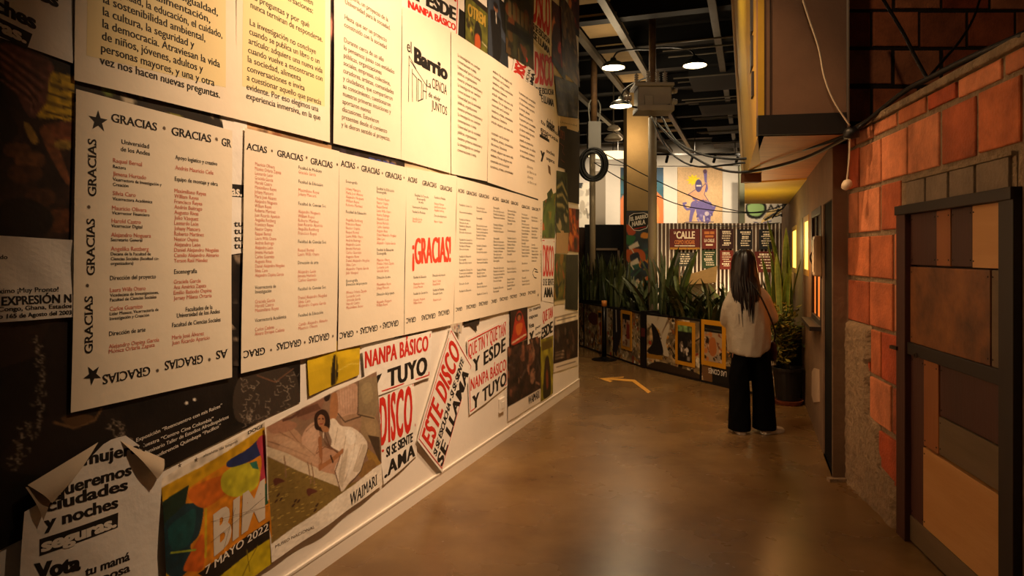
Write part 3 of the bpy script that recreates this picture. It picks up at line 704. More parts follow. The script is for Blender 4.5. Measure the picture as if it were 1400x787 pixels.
# second
sh = big([(330.5, 175), (460, 207), (456.5, 479), (325, 510)], seed=12)
gracias(sh, [('ACIAS', 332.4, 204, 360.8, 9), ('GRACIAS', 374.7, 213.5, 410.6, 8.7), ('GRACIAS', 421, 224, 450.7, 8.5), ('GRAC', 358, 474, 328.5, -9.5), ('GRACIAS', 407, 463, 373.6, -9), ('GRACIAS', 446.5, 454.5, 417.5, -9)])
asts(sh, [(367.6, 206.5), (415.5, 215.5), (457, 225), (366, 478), (412, 467.5), (451.5, 459)], 2.4)
ls = [(nm(i), 226+i*6.35) for i in range(25)]
for i, (t, v) in enumerate(ls): sh.cpx([(t, v)], 344.5-.012*i*2, v, 4.6, NAMERED, fit=('Camilo Alejandro Almario', 386), res=2)
for t, v, m in [('Vicerrectoría de', 395, INK), ('Investigación', 401, INK), (nm(30), 414.6, NAMERED), (nm(31), 420.5, NAMERED), (nm(32), 426.5, NAMERED), ('Vicerrectoría Académica', 440, INK), ('Carlos Cadena', 452.5, NAMERED), ('Álvaro Enrique Cadena', 458.5, NAMERED)]:
    sh.cpx([(t, v)], 344, v, 4.8, m, fit=('Camilo Alejandro Almario', 389), res=2)
def mixcol(sh, spec, u0, u1, h, k0, rm=NAMERED, ref='Camilo Alejandro Almario', du=0):
    v00 = spec[0][1]; i = k0
    for kind, v in spec:
        t = HEADS[i % len(HEADS)] if kind == 'd' else nm(i); i += 1
        if kind == 'd': t = t[:24]
        u = u0+du*(v-v00)
        sh.cpx([(t, v)], u, v, h, INK if kind == 'd' else rm, fit=(ref, u1), res=1)
mixcol(sh, [('d', 230.6), ('r', 237), ('d', 250), ('r', 261.5), ('r', 267), ('d', 280), ('r', 291), ('r', 297), ('r', 303), ('r', 308.5), ('r', 314.5), ('r', 320.5), ('d', 332), ('r', 343.7), ('r', 349.4), ('d', 361), ('r', 373.5), ('r', 379), ('r', 385), ('d', 397), ('r', 409), ('r', 414.6), ('r', 420), ('d', 433), ('r', 445.5), ('r', 451)], 404, 444, 4.5, 2, du=-.004)
poster(sh, 'thanks_sheet', 'cream thank-you sheet with two narrow columns of red names, second from the left')
# third
sh = big([(460.5, 208), (552, 229), (549, 457.5), (458, 478)], seed=13)
gracias(sh, [('ACIAS', 462, 227, 482, 8.2), ('GRACIAS', 490.7, 234, 515.4, 8), ('GRACIAS', 523, 242, 545, 7.7), ('GRAC', 479, 451, 460, -8.2), ('GRACIAS', 513, 443.5, 488.4, -8), ('GRACIAS', 541.5, 437, 520, -7.7)])
asts(sh, [(486, 229), (519, 237), (548.5, 243), (484, 453), (517, 446)], 2)
mixcol(sh, [('d', 249.5)]+[('r', 259.5+5.5*i) for i in range(5)]+[('d', 291)]+[('r', 302+5.6*i) for i in range(14)]+[('d', 385.6), ('d', 390.5)]+[('r', 401.6+5.2*i) for i in range(5)], 469, 502, 3.9, 5)
mixcol(sh, [('d', 259), ('d', 263.5)]+[('r', 273+5.5*i) for i in range(12)]+[('d', 343), ('d', 348)]+[('r', 357+5*i) for i in range(4)]+[('d', 381), ('r', 390.6), ('r', 395.6), ('d', 404), ('r', 414.6), ('r', 419)], 511.5, 539, 3.9, 11)
poster(sh, 'thanks_sheet', 'cream thank-you sheet of red names, just left of the big red GRACIAS')
# fourth, the big red word
sh = big([(552.5, 229), (621.8, 241), (617, 443), (549.5, 457.5)], seed=14)
gracias(sh, [('ACIAS', 554, 248, 567, 6.8), ('GRACIAS', 574, 253, 593.5, 6.6), ('GRACIAS', 598.5, 259, 615, 6.3), ('GRAC', 565.4, 432.5, 552, -6.8), ('GRACIAS', 592, 427.5, 573, -6.6), ('GRACIAS', 611.5, 422.7, 596, -6.3)])
RED2 = mat('orange_red_ink', '#e0452c', rough=.55)
sh.tp2('¡GRACIAS!', (560, 361), (613.4, 357.5), 35, RED2, h1=34, fat=.09)
mixcol(sh, [('d', 284), ('d', 290.5), ('r', 300), ('r', 303.5)], 560.5, 583, 3.4, 1); mixcol(sh, [('d', 271), ('r', 279.5), ('r', 284), ('r', 288.5), ('d', 296), ('r', 304)], 590.5, 610, 3.4, 9)
for t, u, v in (('Facultad de Derecho', 564, 268), ('Escenografía', 567, 273), ('de arte', 569, 277.5)): sh.cpx([(t, v)], u, v, 3.4, INK, fit=('Facultad de Derecho', u+19), res=1)
mixcol(sh, [('d', 380.6), ('r', 389.6), ('r', 394), ('d', 403), ('r', 411.5), ('r', 415.7)], 562, 583, 3.4, 4); mixcol(sh, [('d', 378), ('r', 385.8), ('r', 390), ('d', 398), ('d', 403), ('r', 411.5)], 588.6, 608, 3.4, 13)
poster(sh, 'thanks_sheet', 'cream thank-you sheet with the big red word GRACIAS in its middle')
for q, (quad, hd, ft, cols, lab) in enumerate((
        ([(622, 242), (669, 255), (667.5, 431), (617.3, 443)], [('ACIAS', 623, 262.5, 632, 5), ('GRACIAS', 635, 265.5, 649, 5), ('GRACIAS', 652, 269, 666, 4.8)], [('GRAC', 629, 419, 620, -5), ('GRACIAS', 647.5, 415, 634.5, -5), ('GRACIAS', 664, 411, 651.5, -4.8)], [(625, 644, 281, 400), (649, 665, 285, 404)], 'cream thank-you sheet of small dark columns, next after the big red GRACIAS'),
        ([(669, 255), (708, 266), (706, 422), (667.5, 431)], [('ACIAS', 670.5, 273, 679, 4.6), ('GRACIAS', 682, 276, 693, 4.5), ('GRACIAS', 696, 279, 706, 4.4)], [('GRAC', 677, 408.5, 669, -4.6), ('GRACIAS', 692, 405, 681, -4.5), ('GRACIAS', 704.5, 402, 695, -4.4)], [(672, 688, 285, 402), (691, 704, 289, 400)], 'cream thank-you sheet of small dark columns, second last of the lower row'),
        ([(708, 266), (740, 276), (737, 415), (706, 422)], [('GRACIAS', 711, 284, 722, 4.2), ('GRACIAS', 725, 287, 734, 4.1)], [('GRAC', 716, 399.5, 708, -4.2), ('GRACIAS', 730, 396.5, 719, -4.2)], [(711, 722.5, 294, 394), (724.5, 734, 298, 358)], 'cream thank-you sheet with small stars at its right corners, last of the lower row'))):
    sh = big(quad, seed=4); gracias(sh, hd+ft)
    for ci, (u0, u1, v0, v1) in enumerate(cols):
        sp = []; v = v0; rr = random.Random(q*9+ci)
        while v < v1:
            sp.append(('d', v)); v += 4.4 if rr.random() < .72 else 10
        mixcol(sh, sp, u0, u1, 2.9, q*5+ci*3)
    if q == 2:
        star(sh, 735.5, 286, 2.8, INK); star(sh, 733.5, 403, 3, INK, .4); vtext(sh, 'GRACIAS', 738, 330, 300, 3, INK); vtext(sh, 'GRACIAS', 737.5, 372, 342, 3, INK)
        for p in ([(726, 372), (728, 367), (732, 369)], [(726, 374), (728, 379), (731, 380)], [(729, 371), (733, 372)]): sh.spx(p, 1.3, INK)
    poster(sh, 'thanks_sheet', lab)
# ---- the older posters underneath, pasted at random
def pic(quad, w, h, base, d=.004, wave=.0015, seed=0, paint=None, pst=None, px=True, ws=6):
    sh = Sheet(LEFT, quad, d, wave, ws, px=px, seed=seed); im = Img(w, h, base, seed=seed+3)
    (s0, z0), (s1, z1), (s2, z2), (s3, z3) = sh.q; im.asp = abs(s1-s0)/max(.01, abs(z0-z3))
    if paint: paint(im, sh)
    sh.raster(im, PRINT); return sh
def white(quad, d=.004, wave=.002, seed=0, m=PAPERW, ws=7):
    sh = Sheet(LEFT, quad, d, wave, ws, seed=seed); sh.grid(m, 10, 14); return sh
OLD = 'older posters under the text sheets'

# corner: the women's safety poster, top left, tilted
sh = white([(-95, -118), (97, -78), (96, 87), (-95, 18)], .006, .003, 3)
sh.tp2('ciudades', (-52, -44), (77, 11), 21, INK, off=.03, fat=.04); sh.tp2('y noches', (-78, -18), (46, 41), 21, INK, off=.03, fat=.04)
sh.ppx([(-80, -14), (-80, 14), (34, 67), (41, 47)], INK, .0005); sh.tp2('seguras.', (-76, 9), (33, 60), 18, WHITEINK, off=.03, fat=.04, lift=.0014)
poster(sh, 'campaign_poster', 'tilted pale poster in the top left corner, bold black lettering and a black bar')
def fruit(im, sh):
    q = lambda pts: [sh.ab(x/4.918, 40+y/4.918) for x, y in pts]
    im.noise(9, 12, .5)
    im.blob(q([(0, 100), (200, 160), (340, 230), (345, 350), (300, 490), (200, 600), (90, 420), (0, 260)]), '#6d4238')
    for k in range(9): im.line(q([(0, 120+k*28), (120+k*10, 210+k*36), (300-k*12, 330+k*30)]), .012, '#3a2019' if k % 2 else '#8d5c4c')
    im.blob(q([(340, 290), (500, 330), (500, 620), (380, 600), (240, 590), (300, 490)]), '#c9a52c')
    for k in range(4): im.line(q([(330-k*15, 370+k*62), (400, 400+k*60), (500, 420+k*58)]), .012, '#4a3510')
    for k in range(5): im.blob(q([(370+k*20, 350+k*60), (400+k*12, 345+k*60), (395, 362+k*60)]), '#2b1d0a')
    im.poly(q([(350, 225), (480, 250), (480, 320), (350, 290)]), '#1b130d')
    im.blob(q([(260, 660), (500, 620), (500, 760), (330, 770)]), '#7a4326'); im.blob(q([(150, 640), (190, 640), (250, 750), (200, 760)]), '#a3803a')
    im.blob(q([(0, 500), (80, 600), (110, 700), (0, 760)]), '#120c08')
    q2 = lambda pts: [sh.ab(x/2.81, 180+y/2.81) for x, y in pts]
    im.blob(q2([(150, 0), (190, 0), (260, 170), (250, 200), (180, 80)]), '#7d4b2c')
    for x, y, rx, ry, c in ((60, 70, 55, 24, '#5e3a20'), (110, 110, 60, 30, '#6d4426'), (240, 50, 40, 16, '#9a7c35'), (90, 160, 70, 30, '#4d2d18'), (150, 250, 60, 30, '#4a2b17'), (40, 230, 50, 30, '#2c1a10'), (230, 340, 60, 40, '#5a3218')):
        im.blob(q2([(x-rx, y), (x-rx*.6, y-ry), (x+rx*.6, y-ry), (x+rx, y), (x+rx*.6, y+ry), (x-rx*.6, y+ry)]), c)
    im.blob(q2([(0, 270), (120, 260), (200, 330), (150, 400), (0, 400)]), '#0f0a08'); im.noise(30, 50, .25)
poster(pic([(-100, 5), (101, 84), (95, 329), (-100, 317)], 70, 90, '#2a1a12', .003, .002, 5, fruit), 'photo_poster', 'dark photo poster of cut fruit and yellow flesh at the left edge of the frame')
sh = white([(-70, 318), (97, 328), (95, 433), (-70, 445)], .005, .006, 2, ws=14)
for t, p0, p1, h, o in (('Próximo ¡Muy Pronto!', (-24, 401.5), (75, 398), 7, 0), ('LA EXPRESIÓN N', (-29, 418.5), (92.5, 412.5), 12, .02), ('Congo, Ghana, Estados', (-8, 425.5), (93, 420), 6, .01), ('cerrado 165 de Agosto del 2003', (-35, 437), (93, 429), 6, .015), ('do', (-4, 354), (7, 354), 6, 0)): sh.tp2(t, p0, p1, h, INK, off=o, fat=.02)
poster(sh, 'notice_paper', 'creased white paper with EXPRESIÓN in bold at the left edge')
# big black poster with two printed shirts
def shirts(im, sh):
    q = lambda pts: [sh.ab(x/3.279, 400+y/3.279) for x, y in pts]
    im.noise(14, 10, .6)
    im.poly(q([(-60, 140), (300, 110), (300, 240), (0, 340)]), '#2b1d15'); im.blob(q([(220, 150), (440, 100), (480, 520), (380, 600), (230, 560), (170, 380)]), '#1c1410')
    im.blob(q([(1080, 370), (1300, 340), (1330, 520), (1180, 580), (1050, 560)]), '#3a3028'); im.blob(q([(60, 660), (200, 560), (500, 540), (620, 780), (40, 800)]), '#201813')
    rs = random.Random(4)
    for (x0, y0, x1, y1, n, w) in ((170, 200, 180, 560, 26, 22), (150, 560, 60, 780, 26, 34), (490, 560, 560, 660, 16, 30), (1130, 380, 1100, 590, 24, 34), (1300, 360, 1220, 550, 24, 44), (1110, 560, 1210, 560, 12, 20)):
        for k in range(n):
            t = k/n; x = x0+(x1-x0)*t+rs.uniform(-w, w); y = y0+(y1-y0)*t+rs.uniform(-10, 10); an = rs.uniform(0, 3.1)
            im.line(q([(x, y), (x+15*math.cos(an), y+15*math.sin(an)), (x+24*math.cos(an+.9), y+24*math.sin(an+.9))]), .0045, '#9a8b7a')
    im.line(q([(240, 580), (330, 605), (420, 570), (450, 520)]), .012, '#7a5a38'); im.blob(q([(270, 560), (350, 540), (420, 560), (330, 600)]), '#5c4127')
    im.line(q([(1150, 370), (1230, 400), (1310, 340)]), .012, '#6a4b38')
    for x, y in ((830, 493), (866, 478)): im.blob(q([(x-8, y), (x, y-8), (x+8, y), (x, y+8)]), '#f0e6d6')
sh = pic([(-100, 415), (410, 415), (409, 549), (-100, 800)], 260, 150, '#120d0b', .003, .0015, 7, shirts)
for t, p0, p1 in (('Exposición “Reencuentro con mis Raíces”', (184, 603.7), (302, 555.5)), ('Muestra “Centro Cine Colombia”', (189.7, 612.6), (290, 573.8)), ('Seminario Taller de Estudios Afrodiaspóricos', (195, 621), (311, 571)), ('Conferencia Quimbaya “Pacífico”', (205, 628), (300, 583))): sh.tp2(t, p0, p1, 5, WHITEINK, h1=4.6, fat=.02)
poster(sh, 'shirt_poster', 'wide black poster printed with two dark shirts and slanted white text lines')

# women's safety poster with curled top corners
sh = Sheet(LEFT, [(24, 668), (213, 622), (202, 840), (8, 880)], .03, .004, 8, seed=9)
def cut(a, b):
    top = .0
    if b < .2: pass
    return a, b
n = 16; vs = []; fs = []
out_top = [(0, .14), (.22, .05), (.52, -.19), (.66, -.2), (1.0, .05)]
def topb(a):
    for (x0, y0), (x1, y1) in zip(out_top[:-1], out_top[1:]):
        if x0 <= a <= x1: return y0+(y1-y0)*(a-x0)/(x1-x0)
    return .03
sh.grid(PAPERW, 18, 22, edge=lambda a, b: (a, topb(a)+(1-topb(a))*b))
for t, p0, p1, h in (('mujeres', (104, 634.5), (188, 615), 16.5), ('queremos', (62, 678.5), (169, 646.5), 16.5), ('ciudades', (49, 698), (164.5, 666.8), 16.5), ('y noches', (47.6, 721), (151.5, 691), 16.5)): sh.tp2(t, p0, p1, h, INK, off=.02, fat=.03)
sh.ppx([(42, 734.5), (42, 757.6), (150.6, 718.7), (151.5, 698.5)], INK, .0005); sh.tp2('seguras.', (44, 752), (148.6, 717), 17, WHITEINK, off=.03, fat=.04, lift=.0014)
sh.tp2('Vota', (34.6, 790), (98, 775), 21, INK, off=.035, fat=.05); sh.tp2('tu mamá', (104, 785), (167, 762.5), 12, INK, off=.015, fat=.03); sh.tp2('esposa', (108, 800), (167, 778), 12, INK, off=.015, fat=.03); sh.tp2('amiga', (112, 814), (167, 793), 12, INK, off=.015, fat=.03); sh.tp2('por', (30, 812), (80, 797), 18, INK, off=.03, fat=.04)
o = poster(sh, 'campaign_poster', 'pale poster with curled top corners reading ciudades y noches seguras, low at left')
M_BACKP = mat('paper_back', '#c9b69c', rough=.75, noise=.12, scale=10)
def curl(parent, p_a, p_b, tip, out, m, n=10, name='curled_corner'):
    """corner rolled off the wall: hinge p_a-p_b, tip pixel lifted 'out' metres"""
    mb = MB(); A_, B_, T_ = (LEFT.w(*p) for p in (p_a, p_b, tip)); vs = []
    for i in range(n+1):
        t = i/n; bulge = out*math.sin(min(1, t*1.15)*math.pi*.62)+.034
        for j in range(5):
            w = j/4; s = (A_[0]*(1-w)+B_[0]*w)*(1-t)+T_[0]*t; z = (A_[1]*(1-w)+B_[1]*w)*(1-t)+T_[1]*t
            vs.append(LEFT.p(s, z, bulge))
    mb.add(vs, [(i*5+j, i*5+j+1, (i+1)*5+j+1, (i+1)*5+j) for i in range(n) for j in range(4)], m); return mb.build(name, parent, smooth=True)
curl(o, (27, 661), (124, 603), (52, 684), .03, M_BACKP); curl(o, (150, 597), (215, 626), (198, 652), .03, M_BACKP); curl(o, (24, 664), (62, 655), (43, 708), .02, mat('paper_back_dark', '#a8947a', rough=.8))

# colourful film-month poster
def bim(im, sh):
    q = lambda pts: [sh.ab(210+x/3.465, 560+y/3.465) for x, y in pts]
    im.poly(q([(-20, 385), (205, 270), (520, 70), (620, 20), (620, 1000), (-60, 1000)]), '#c99a16')
    im.poly(q([(60, 425), (330, 250), (505, 120), (540, 400), (560, 700), (560, 900), (60, 900), (35, 520)]), '#d6861a')
    im.blob(q([(30, 430), (130, 440), (215, 450), (195, 580), (150, 640), (175, 700), (100, 790), (20, 740), (0, 560)]), '#12353f'); im.blob(q([(45, 560), (110, 500), (180, 470), (150, 620), (70, 660)]), '#0f4a4c')
    im.poly(q([(10, 440), (60, 405), (150, 355), (130, 440), (40, 520), (10, 560)]), '#183022')
    im.blob(q([(150, 380), (240, 330), (330, 310), (340, 380), (230, 460), (160, 430)]), '#cf6a1c'); im.blob(q([(310, 300), (400, 250), (480, 270), (470, 360), (380, 410), (310, 380)]), '#c3bb2b')
    im.blob(q([(330, 240), (430, 180), (505, 120), (510, 190), (440, 240), (340, 270)]), '#1f2f62'); im.blob(q([(470, 150), (512, 130), (512, 330), (485, 330), (495, 240)]), '#b23a4a'); im.poly(q([(435, 250), (470, 240), (480, 280), (450, 275)]), '#2a6d5a')
    im.blob(q([(180, 620), (215, 590), (215, 740), (150, 760), (120, 740)]), '#d0641e'); im.line(q([(60, 672), (175, 658)]), .012, '#a7b536')
    im.line(q([(230, 470), (225, 690)]), .02, '#c9ac1e'); im.poly(q([(470, 390), (520, 340), (525, 440), (460, 480)]), '#2c5a3a'); im.blob(q([(520, 700), (550, 690), (548, 760), (525, 745)]), '#1a2340')
    im.poly(q([(190, 770), (530, 522), (532, 606), (255, 812)]), '#1d1712')
    im.poly(q([(255, 812), (530, 608), (548, 720), (560, 900), (250, 900)]), '#c3ae17'); im.line(q([(430, 660), (440, 760)]), .008, '#7a6a10'); im.line(q([(480, 640), (400, 790)]), .008, '#7a6a10')
    im.noise(25, 30, .12)
sh = pic([(214, 654), (356, 576), (369, 768), (225, 872)], 130, 180, '#e6d9c4', .012, .006, 2, bim, ws=7)
M_BIM = mat('grey_white_ink', '#d9cdbb', rough=.6)
sh.tp2('BIM', (286.5, 757), (357, 705), 52, M_BIM, off=.035, fat=.02, lift=.0014, h1=50, track=.05); 
for p in ([(282, 740), (364, 672)], [(283, 712), (362, 690)], [(300, 752), (318, 690)]): sh.spx(p, .45, mat('brown_ink', '#6a5030'), .0022)
sh.tp2('7 MAYO 2022', (274, 784), (361.5, 723), 11, WHITEINK, lift=.0014, fat=.02, h1=10)
for p in ((241, 635.5), (263, 627.5)): star(sh, p[0], p[1], 4, SOFTINK)
sh.tp2('alcaldía de bogotá', (272, 624), (318, 603), 3.4, SOFTINK); sh.tp2('DOGE', (333, 593), (354, 583), 4.5, INK, fat=.03)
poster(sh, 'festival_poster', 'colourful green, orange and blue poster with grey-white BIM letters and 7 MAYO 2022')

# photo poster of a woman lying on a bed
def bed(im, sh):
    q = lambda pts: [sh.ab(350+x/3.933, 500+y/3.933) for x, y in pts]
    im.poly(q([(20, 330), (220, 225), (400, 110), (630, 25), (660, 540), (440, 660), (290, 790), (40, 790), (20, 500)]), '#8d6f58')
    im.poly(q([(20, 480), (200, 560), (430, 650), (560, 600), (60, 960), (40, 960)]), '#7d6630')
    for k in range(150):
        x = im.rs.rand(); y = im.rs.rand(); P = (45+x*330, 540+y*380-x*120)
        im.line(q([P, (P[0]+14, P[1]-5)]), .006, '#b89d4e' if k % 2 else '#6c5528')
    for x, y in ((90, 610), (265, 665)): im.blob(q([(x-20, y), (x, y-12), (x+40, y+4), (x+10, y+18), (x-10, y+30)]), '#5c2f22')
    for x, y in ((100, 690), (115, 712), (180, 745), (205, 722), (290, 770), (300, 742), (90, 722), (190, 720)): im.blob(q([(x-9, y+7), (x+2, y-9), (x+9, y-7), (x-2, y+9)]), '#3a1f16')
    im.poly(q([(30, 430), (180, 480), (420, 590), (430, 650), (200, 560), (30, 480)]), '#d2c0a4'); im.line(q([(30, 425), (180, 470), (420, 580)]), .01, '#7a6048')
    im.blob(q([(30, 330), (170, 330), (250, 400), (420, 560), (300, 540), (150, 470), (30, 420)]), '#b58e70'); im.blob(q([(30, 320), (120, 290), (200, 310), (160, 345), (60, 360)]), '#a3765c')
    for pts in ([(30, 400), (150, 440), (280, 490)], [(90, 350), (170, 390), (240, 440)], [(150, 340), (200, 400), (260, 450)]): im.line(q(pts), .008, '#8d6a50')
    im.blob(q([(410, 150), (480, 100), (520, 110), (520, 250), (450, 280), (400, 230)]), '#c09a80'); im.blob(q([(525, 90), (600, 60), (630, 80), (620, 260), (540, 270)]), '#8d7a5c'); im.blob(q([(530, 270), (620, 280), (640, 420), (560, 380)]), '#9c8462'); im.blob(q([(440, 280), (530, 260), (540, 340), (480, 350)]), '#a38266')
    im.line(q([(525, 80), (525, 260), (610, 280)]), .01, '#54412f'); im.line(q([(410, 140), (420, 250), (460, 300), (540, 270)]), .012, '#5d4634')
    im.blob(q([(200, 240), (300, 190), (350, 170), (320, 250), (250, 290), (180, 270)]), '#8c6450'); im.poly(q([(190, 240), (310, 200), (330, 230), (200, 275)]), '#6a4635'); im.line(q([(120, 290), (170, 275), (210, 250)]), .02, '#5e3c2e')
    im.blob(q([(570, 440), (640, 490), (650, 530), (600, 520)]), '#a07c3a'); im.poly(q([(580, 370), (640, 380), (655, 520), (640, 500)]), '#4a3a2a'); im.blob(q([(520, 560), (600, 500), (630, 540), (560, 600)]), '#8a6838')
    im.blob(q([(240, 350), (300, 300), (330, 400), (300, 480), (230, 420)]), '#caa388'); im.blob(q([(290, 470), (350, 430), (420, 470), (420, 570), (330, 560), (270, 500)]), '#c09376')
    im.blob(q([(390, 160), (420, 150), (425, 240), (400, 300), (378, 280)]), '#a8744c')
    im.blob(q([(360, 310), (400, 280), (440, 320), (500, 330), (560, 380), (580, 440), (540, 560), (480, 620), (435, 670), (400, 560), (430, 470), (380, 430), (340, 380)]), '#e6d8c6')
    im.line(q([(345, 345), (375, 430), (430, 475), (402, 565), (430, 665)]), .012, '#6a4a36'); im.line(q([(585, 440), (545, 560), (480, 630)]), .012, '#5a4230'); im.line(q([(300, 475), (350, 432), (400, 450)]), .008, '#7a543c'); im.line(q([(250, 350), (310, 300), (330, 390), (300, 480), (235, 425)]), .007, '#8d6a50')
    for pts in ([(470, 340), (440, 480), (420, 640)], [(520, 370), (500, 480), (450, 620)], [(420, 330), (400, 420)], [(550, 420), (500, 560)]): im.line(q(pts), .008, '#b5a28c')
    im.line(q([(325, 390), (330, 470), (325, 545)]), .045, '#a06a45'); im.line(q([(325, 545), (390, 500), (440, 455)]), .038, '#a8724a'); im.line(q([(380, 480), (392, 515)]), .014, '#2a1a12')
    im.blob(q([(150, 400), (260, 430), (330, 500), (300, 530), (200, 480), (90, 440)]), '#cdaa8c', .5); im.blob(q([(60, 380), (150, 380), (220, 430), (120, 430)]), '#cdaa8c', .45); im.blob(q([(425, 170), (480, 120), (505, 160), (470, 230)]), '#d6b097', .5); im.blob(q([(540, 110), (590, 90), (600, 170), (555, 200)]), '#a8966f', .5); im.blob(q([(560, 300), (610, 300), (620, 370), (580, 360)]), '#b89c74', .5); im.blob(q([(255, 350), (290, 320), (310, 380), (285, 440), (250, 410)]), '#ddb89c', .5)
    for k in range(7): im.line(q([(430+k*13, 130-k*4), (440+k*12, 265-k*5)]), .006, '#9c7660', .6)
    im.blob(q([(378, 300), (352, 330), (345, 400), (372, 440), (385, 400), (370, 350)]), '#5d3f2e', .7); im.blob(q([(420, 590), (440, 500), (470, 440), (455, 560), (440, 650)]), '#b8a892', .6); im.blob(q([(500, 560), (540, 470), (560, 420), (575, 440), (545, 550)]), '#b3a38d', .6); im.blob(q([(460, 350), (500, 345), (520, 400), (480, 420)]), '#f4ecdf', .7); im.blob(q([(480, 480), (520, 420), (530, 470), (490, 560), (465, 600)]), '#f2eadc', .6)
    im.blob(q([(293, 305), (298, 258), (330, 233), (362, 243), (378, 285), (374, 335), (348, 352), (318, 345), (300, 335)]), '#2c1710'); im.blob(q([(311, 282), (324, 260), (343, 266), (352, 293), (342, 322), (326, 328), (314, 310)]), '#b27d5a'); im.blob(q([(335, 268), (345, 272), (349, 295), (342, 312), (336, 295)]), '#8d5c40', .6)
    im.blob(q([(330, 325), (350, 320), (372, 335), (365, 352), (340, 350)]), '#a8744f')
    for pts in ([(316, 284), (325, 282)], [(335, 281), (345, 284)]): im.line(q(pts), .008, '#2c1710')
    im.line(q([(330, 286), (329, 299)]), .005, '#8d5c40'); im.line(q([(323, 310), (338, 310)]), .009, '#8d3a30')
    im.ell(*q([(366, 165)])[0], .03, .035, '#2c1b14')
    for x in (130, 265, 285): im.line(q([(x-8, 450+x*.25), (x, 500+x*.25), (x+5, 560+x*.25)]), .012, '#8a6a4e')
    im.poly(q([(10, 990), (59, 954), (647, 529), (720, 476), (720, 900), (20, 1200)]), '#efe6d6'); im.poly(q([(0, 300), (620, 0), (640, 22), (20, 328)]), '#efe6d6'); im.poly(q([(0, 320), (22, 320), (62, 960), (20, 980)]), '#efe6d6')
    im.noise(60, 70, .05)
sh = pic([(354, 581), (509, 506), (519.5, 662), (366, 768)], 170, 190, '#efe6d6', .016, .006, 4, bed, ws=7)
sh.tp2('WAIMARI', (473, 691), (512, 661), 17, INK, h1=14, fat=.02, track=.06, serif=True, lift=.0014); sh.tp2('MUSEO NACIONAL', (371, 748), (423, 720), 4, SOFTINK, lift=.0014)
poster(sh, 'photo_poster', 'photo poster of a woman in white lying on a bed, the word WAIMARI under it')
def yel(im, sh):
    im.noise(8, 8, .12); im.rect(.0, .55, 1, 1, '#c9a91a', .6); im.blob([(.46, .35), (.53, .4), (.55, .9), (.42, .95)], '#241c0c'); im.line([(.5, .0), (.52, 1)], .03, '#a08410'); im.line([(.55, .7), (.8, .62), (1, .7)], .02, '#e6cf5a')
poster(pic([(417, 470), (491, 462), (489, 512), (420, 541)], 50, 36, '#d3b21c', .005, .003, 6, yel), 'yellow_poster', 'scrap of yellow poster under the second and third thank-you sheets')

# red and black record posters
BORDER = RED
def frame(sh, m, w=.012, i=.025):
    asp = abs(sh.q[1][0]-sh.q[0][0])/max(.01, abs(sh.q[0][1]-sh.q[3][1])); wy = w*asp
    for a0, b0, a1, b1 in ((i, i*asp, 1-i, i*asp+wy), (i, 1-i*asp-wy, 1-i, 1-i*asp), (i, i*asp, i+w, 1-i*asp), (1-i-w, i*asp, 1-i, 1-i*asp)): sh.bar(a0, b0, a1, b1, m)
sh = white([(510.5, 536), (563, 520), (568, 622), (522, 662)], .007, .004, 3)
sh.tp2('DISCO', (516.5, 608.5), (560.4, 588), 63, RED, h1=61, off=.015, fat=.06, track=.1); sh.tp2('SI SE SIENTE', (525.5, 624.6), (561.8, 602.6), 13, INK, h1=12, off=.015, fat=.06); sh.tp2('•', (519.5, 621), (523, 620), 10, RED); sh.tp2('.AMA', (523, 653), (565.5, 622), 19, INK, h1=17, off=.015, fat=.05, track=.08)
sh.bar(.965, .02, .98, .6, RED)
poster(sh, 'record_poster', 'white poster strip with tall red DISCO above SI SE SIENTE, beside the bed photo', group=None)
sh = white([(491, 475.5), (587, 452), (585.5, 515), (497, 546)], .011, .003, 8)
sh.tp2('NANPA BÁSICO', (494.6, 502.5), (582, 478.4), 22, RED, h1=20, off=.01, fat=.06, track=.06); sh.tp2('Y', (500, 540), (519, 532), 22, INK, off=.025, fat=.08); sh.tp2('TUYO', (526.8, 528.5), (581, 510), 23, INK, h1=23, off=.02, fat=.06, track=.06)
sh.bar(.03, .93, .97, .955, RED); sh.bar(.965, .05, .98, .95, RED)
poster(sh, 'record_poster', 'torn poster reading NANPA BÁSICO in red over black TUYO, below the third thank-you sheet')
sh = Sheet(LEFT, [(564.7, 601), (611.5, 446), (642, 499), (600, 645)], .02, .003, 6, seed=2); sh.grid(PAPERW, 14, 10); frame(sh, RED, .008, .02)
sh.text('ESTE DISCO', .06, .94, .10, .50, RED, off=.015, fat=.06, track=.08); sh.text('SI SE ESCUCHA • SI SE SIENTE', .05, .93, .57, .69, INK, off=.015, fat=.06); sh.text('SE LLAMA', .03, .9, .74, .95, INK, off=.015, fat=.06, track=.08)
poster(sh, 'record_poster', 'white poster hung diagonally with red ESTE DISCO climbing to the right')
sh = white([(636, 463), (690.4, 436), (692.4, 527), (640, 567)], .009, .002, 5); frame(sh, RED, .01, .02)
sh.tp2('QUE TIN Y QUE TAN', (638.5, 489), (689, 457), 18, RED, h1=17, off=.005, fat=.04, track=.06); sh.tp2('Y ESDE', (644, 509.5), (689, 478.6), 17.5, INK, h1=18, off=.015, fat=.05, track=.08); sh.tp2('NANPA BÁSICO', (641.5, 534), (690, 505), 16, RED, h1=15, off=.005, fat=.04, track=.06); sh.tp2('Y TUYO', (643.6, 560.5), (691, 524), 18, INK, h1=17, off=.015, fat=.05, track=.08)
poster(sh, 'record_poster', 'white poster of red and black lines QUE TIN Y QUE TAN, over the wall socket')
sh = Sheet(LEFT, [(545, 463), (583, 452), (583, 459), (546, 468)], .0045, .001); sh.grid(BLACK, 4, 4); poster(sh, 'torn_paper', 'thin torn black strip under the big red GRACIAS sheet', 'paper scrap')
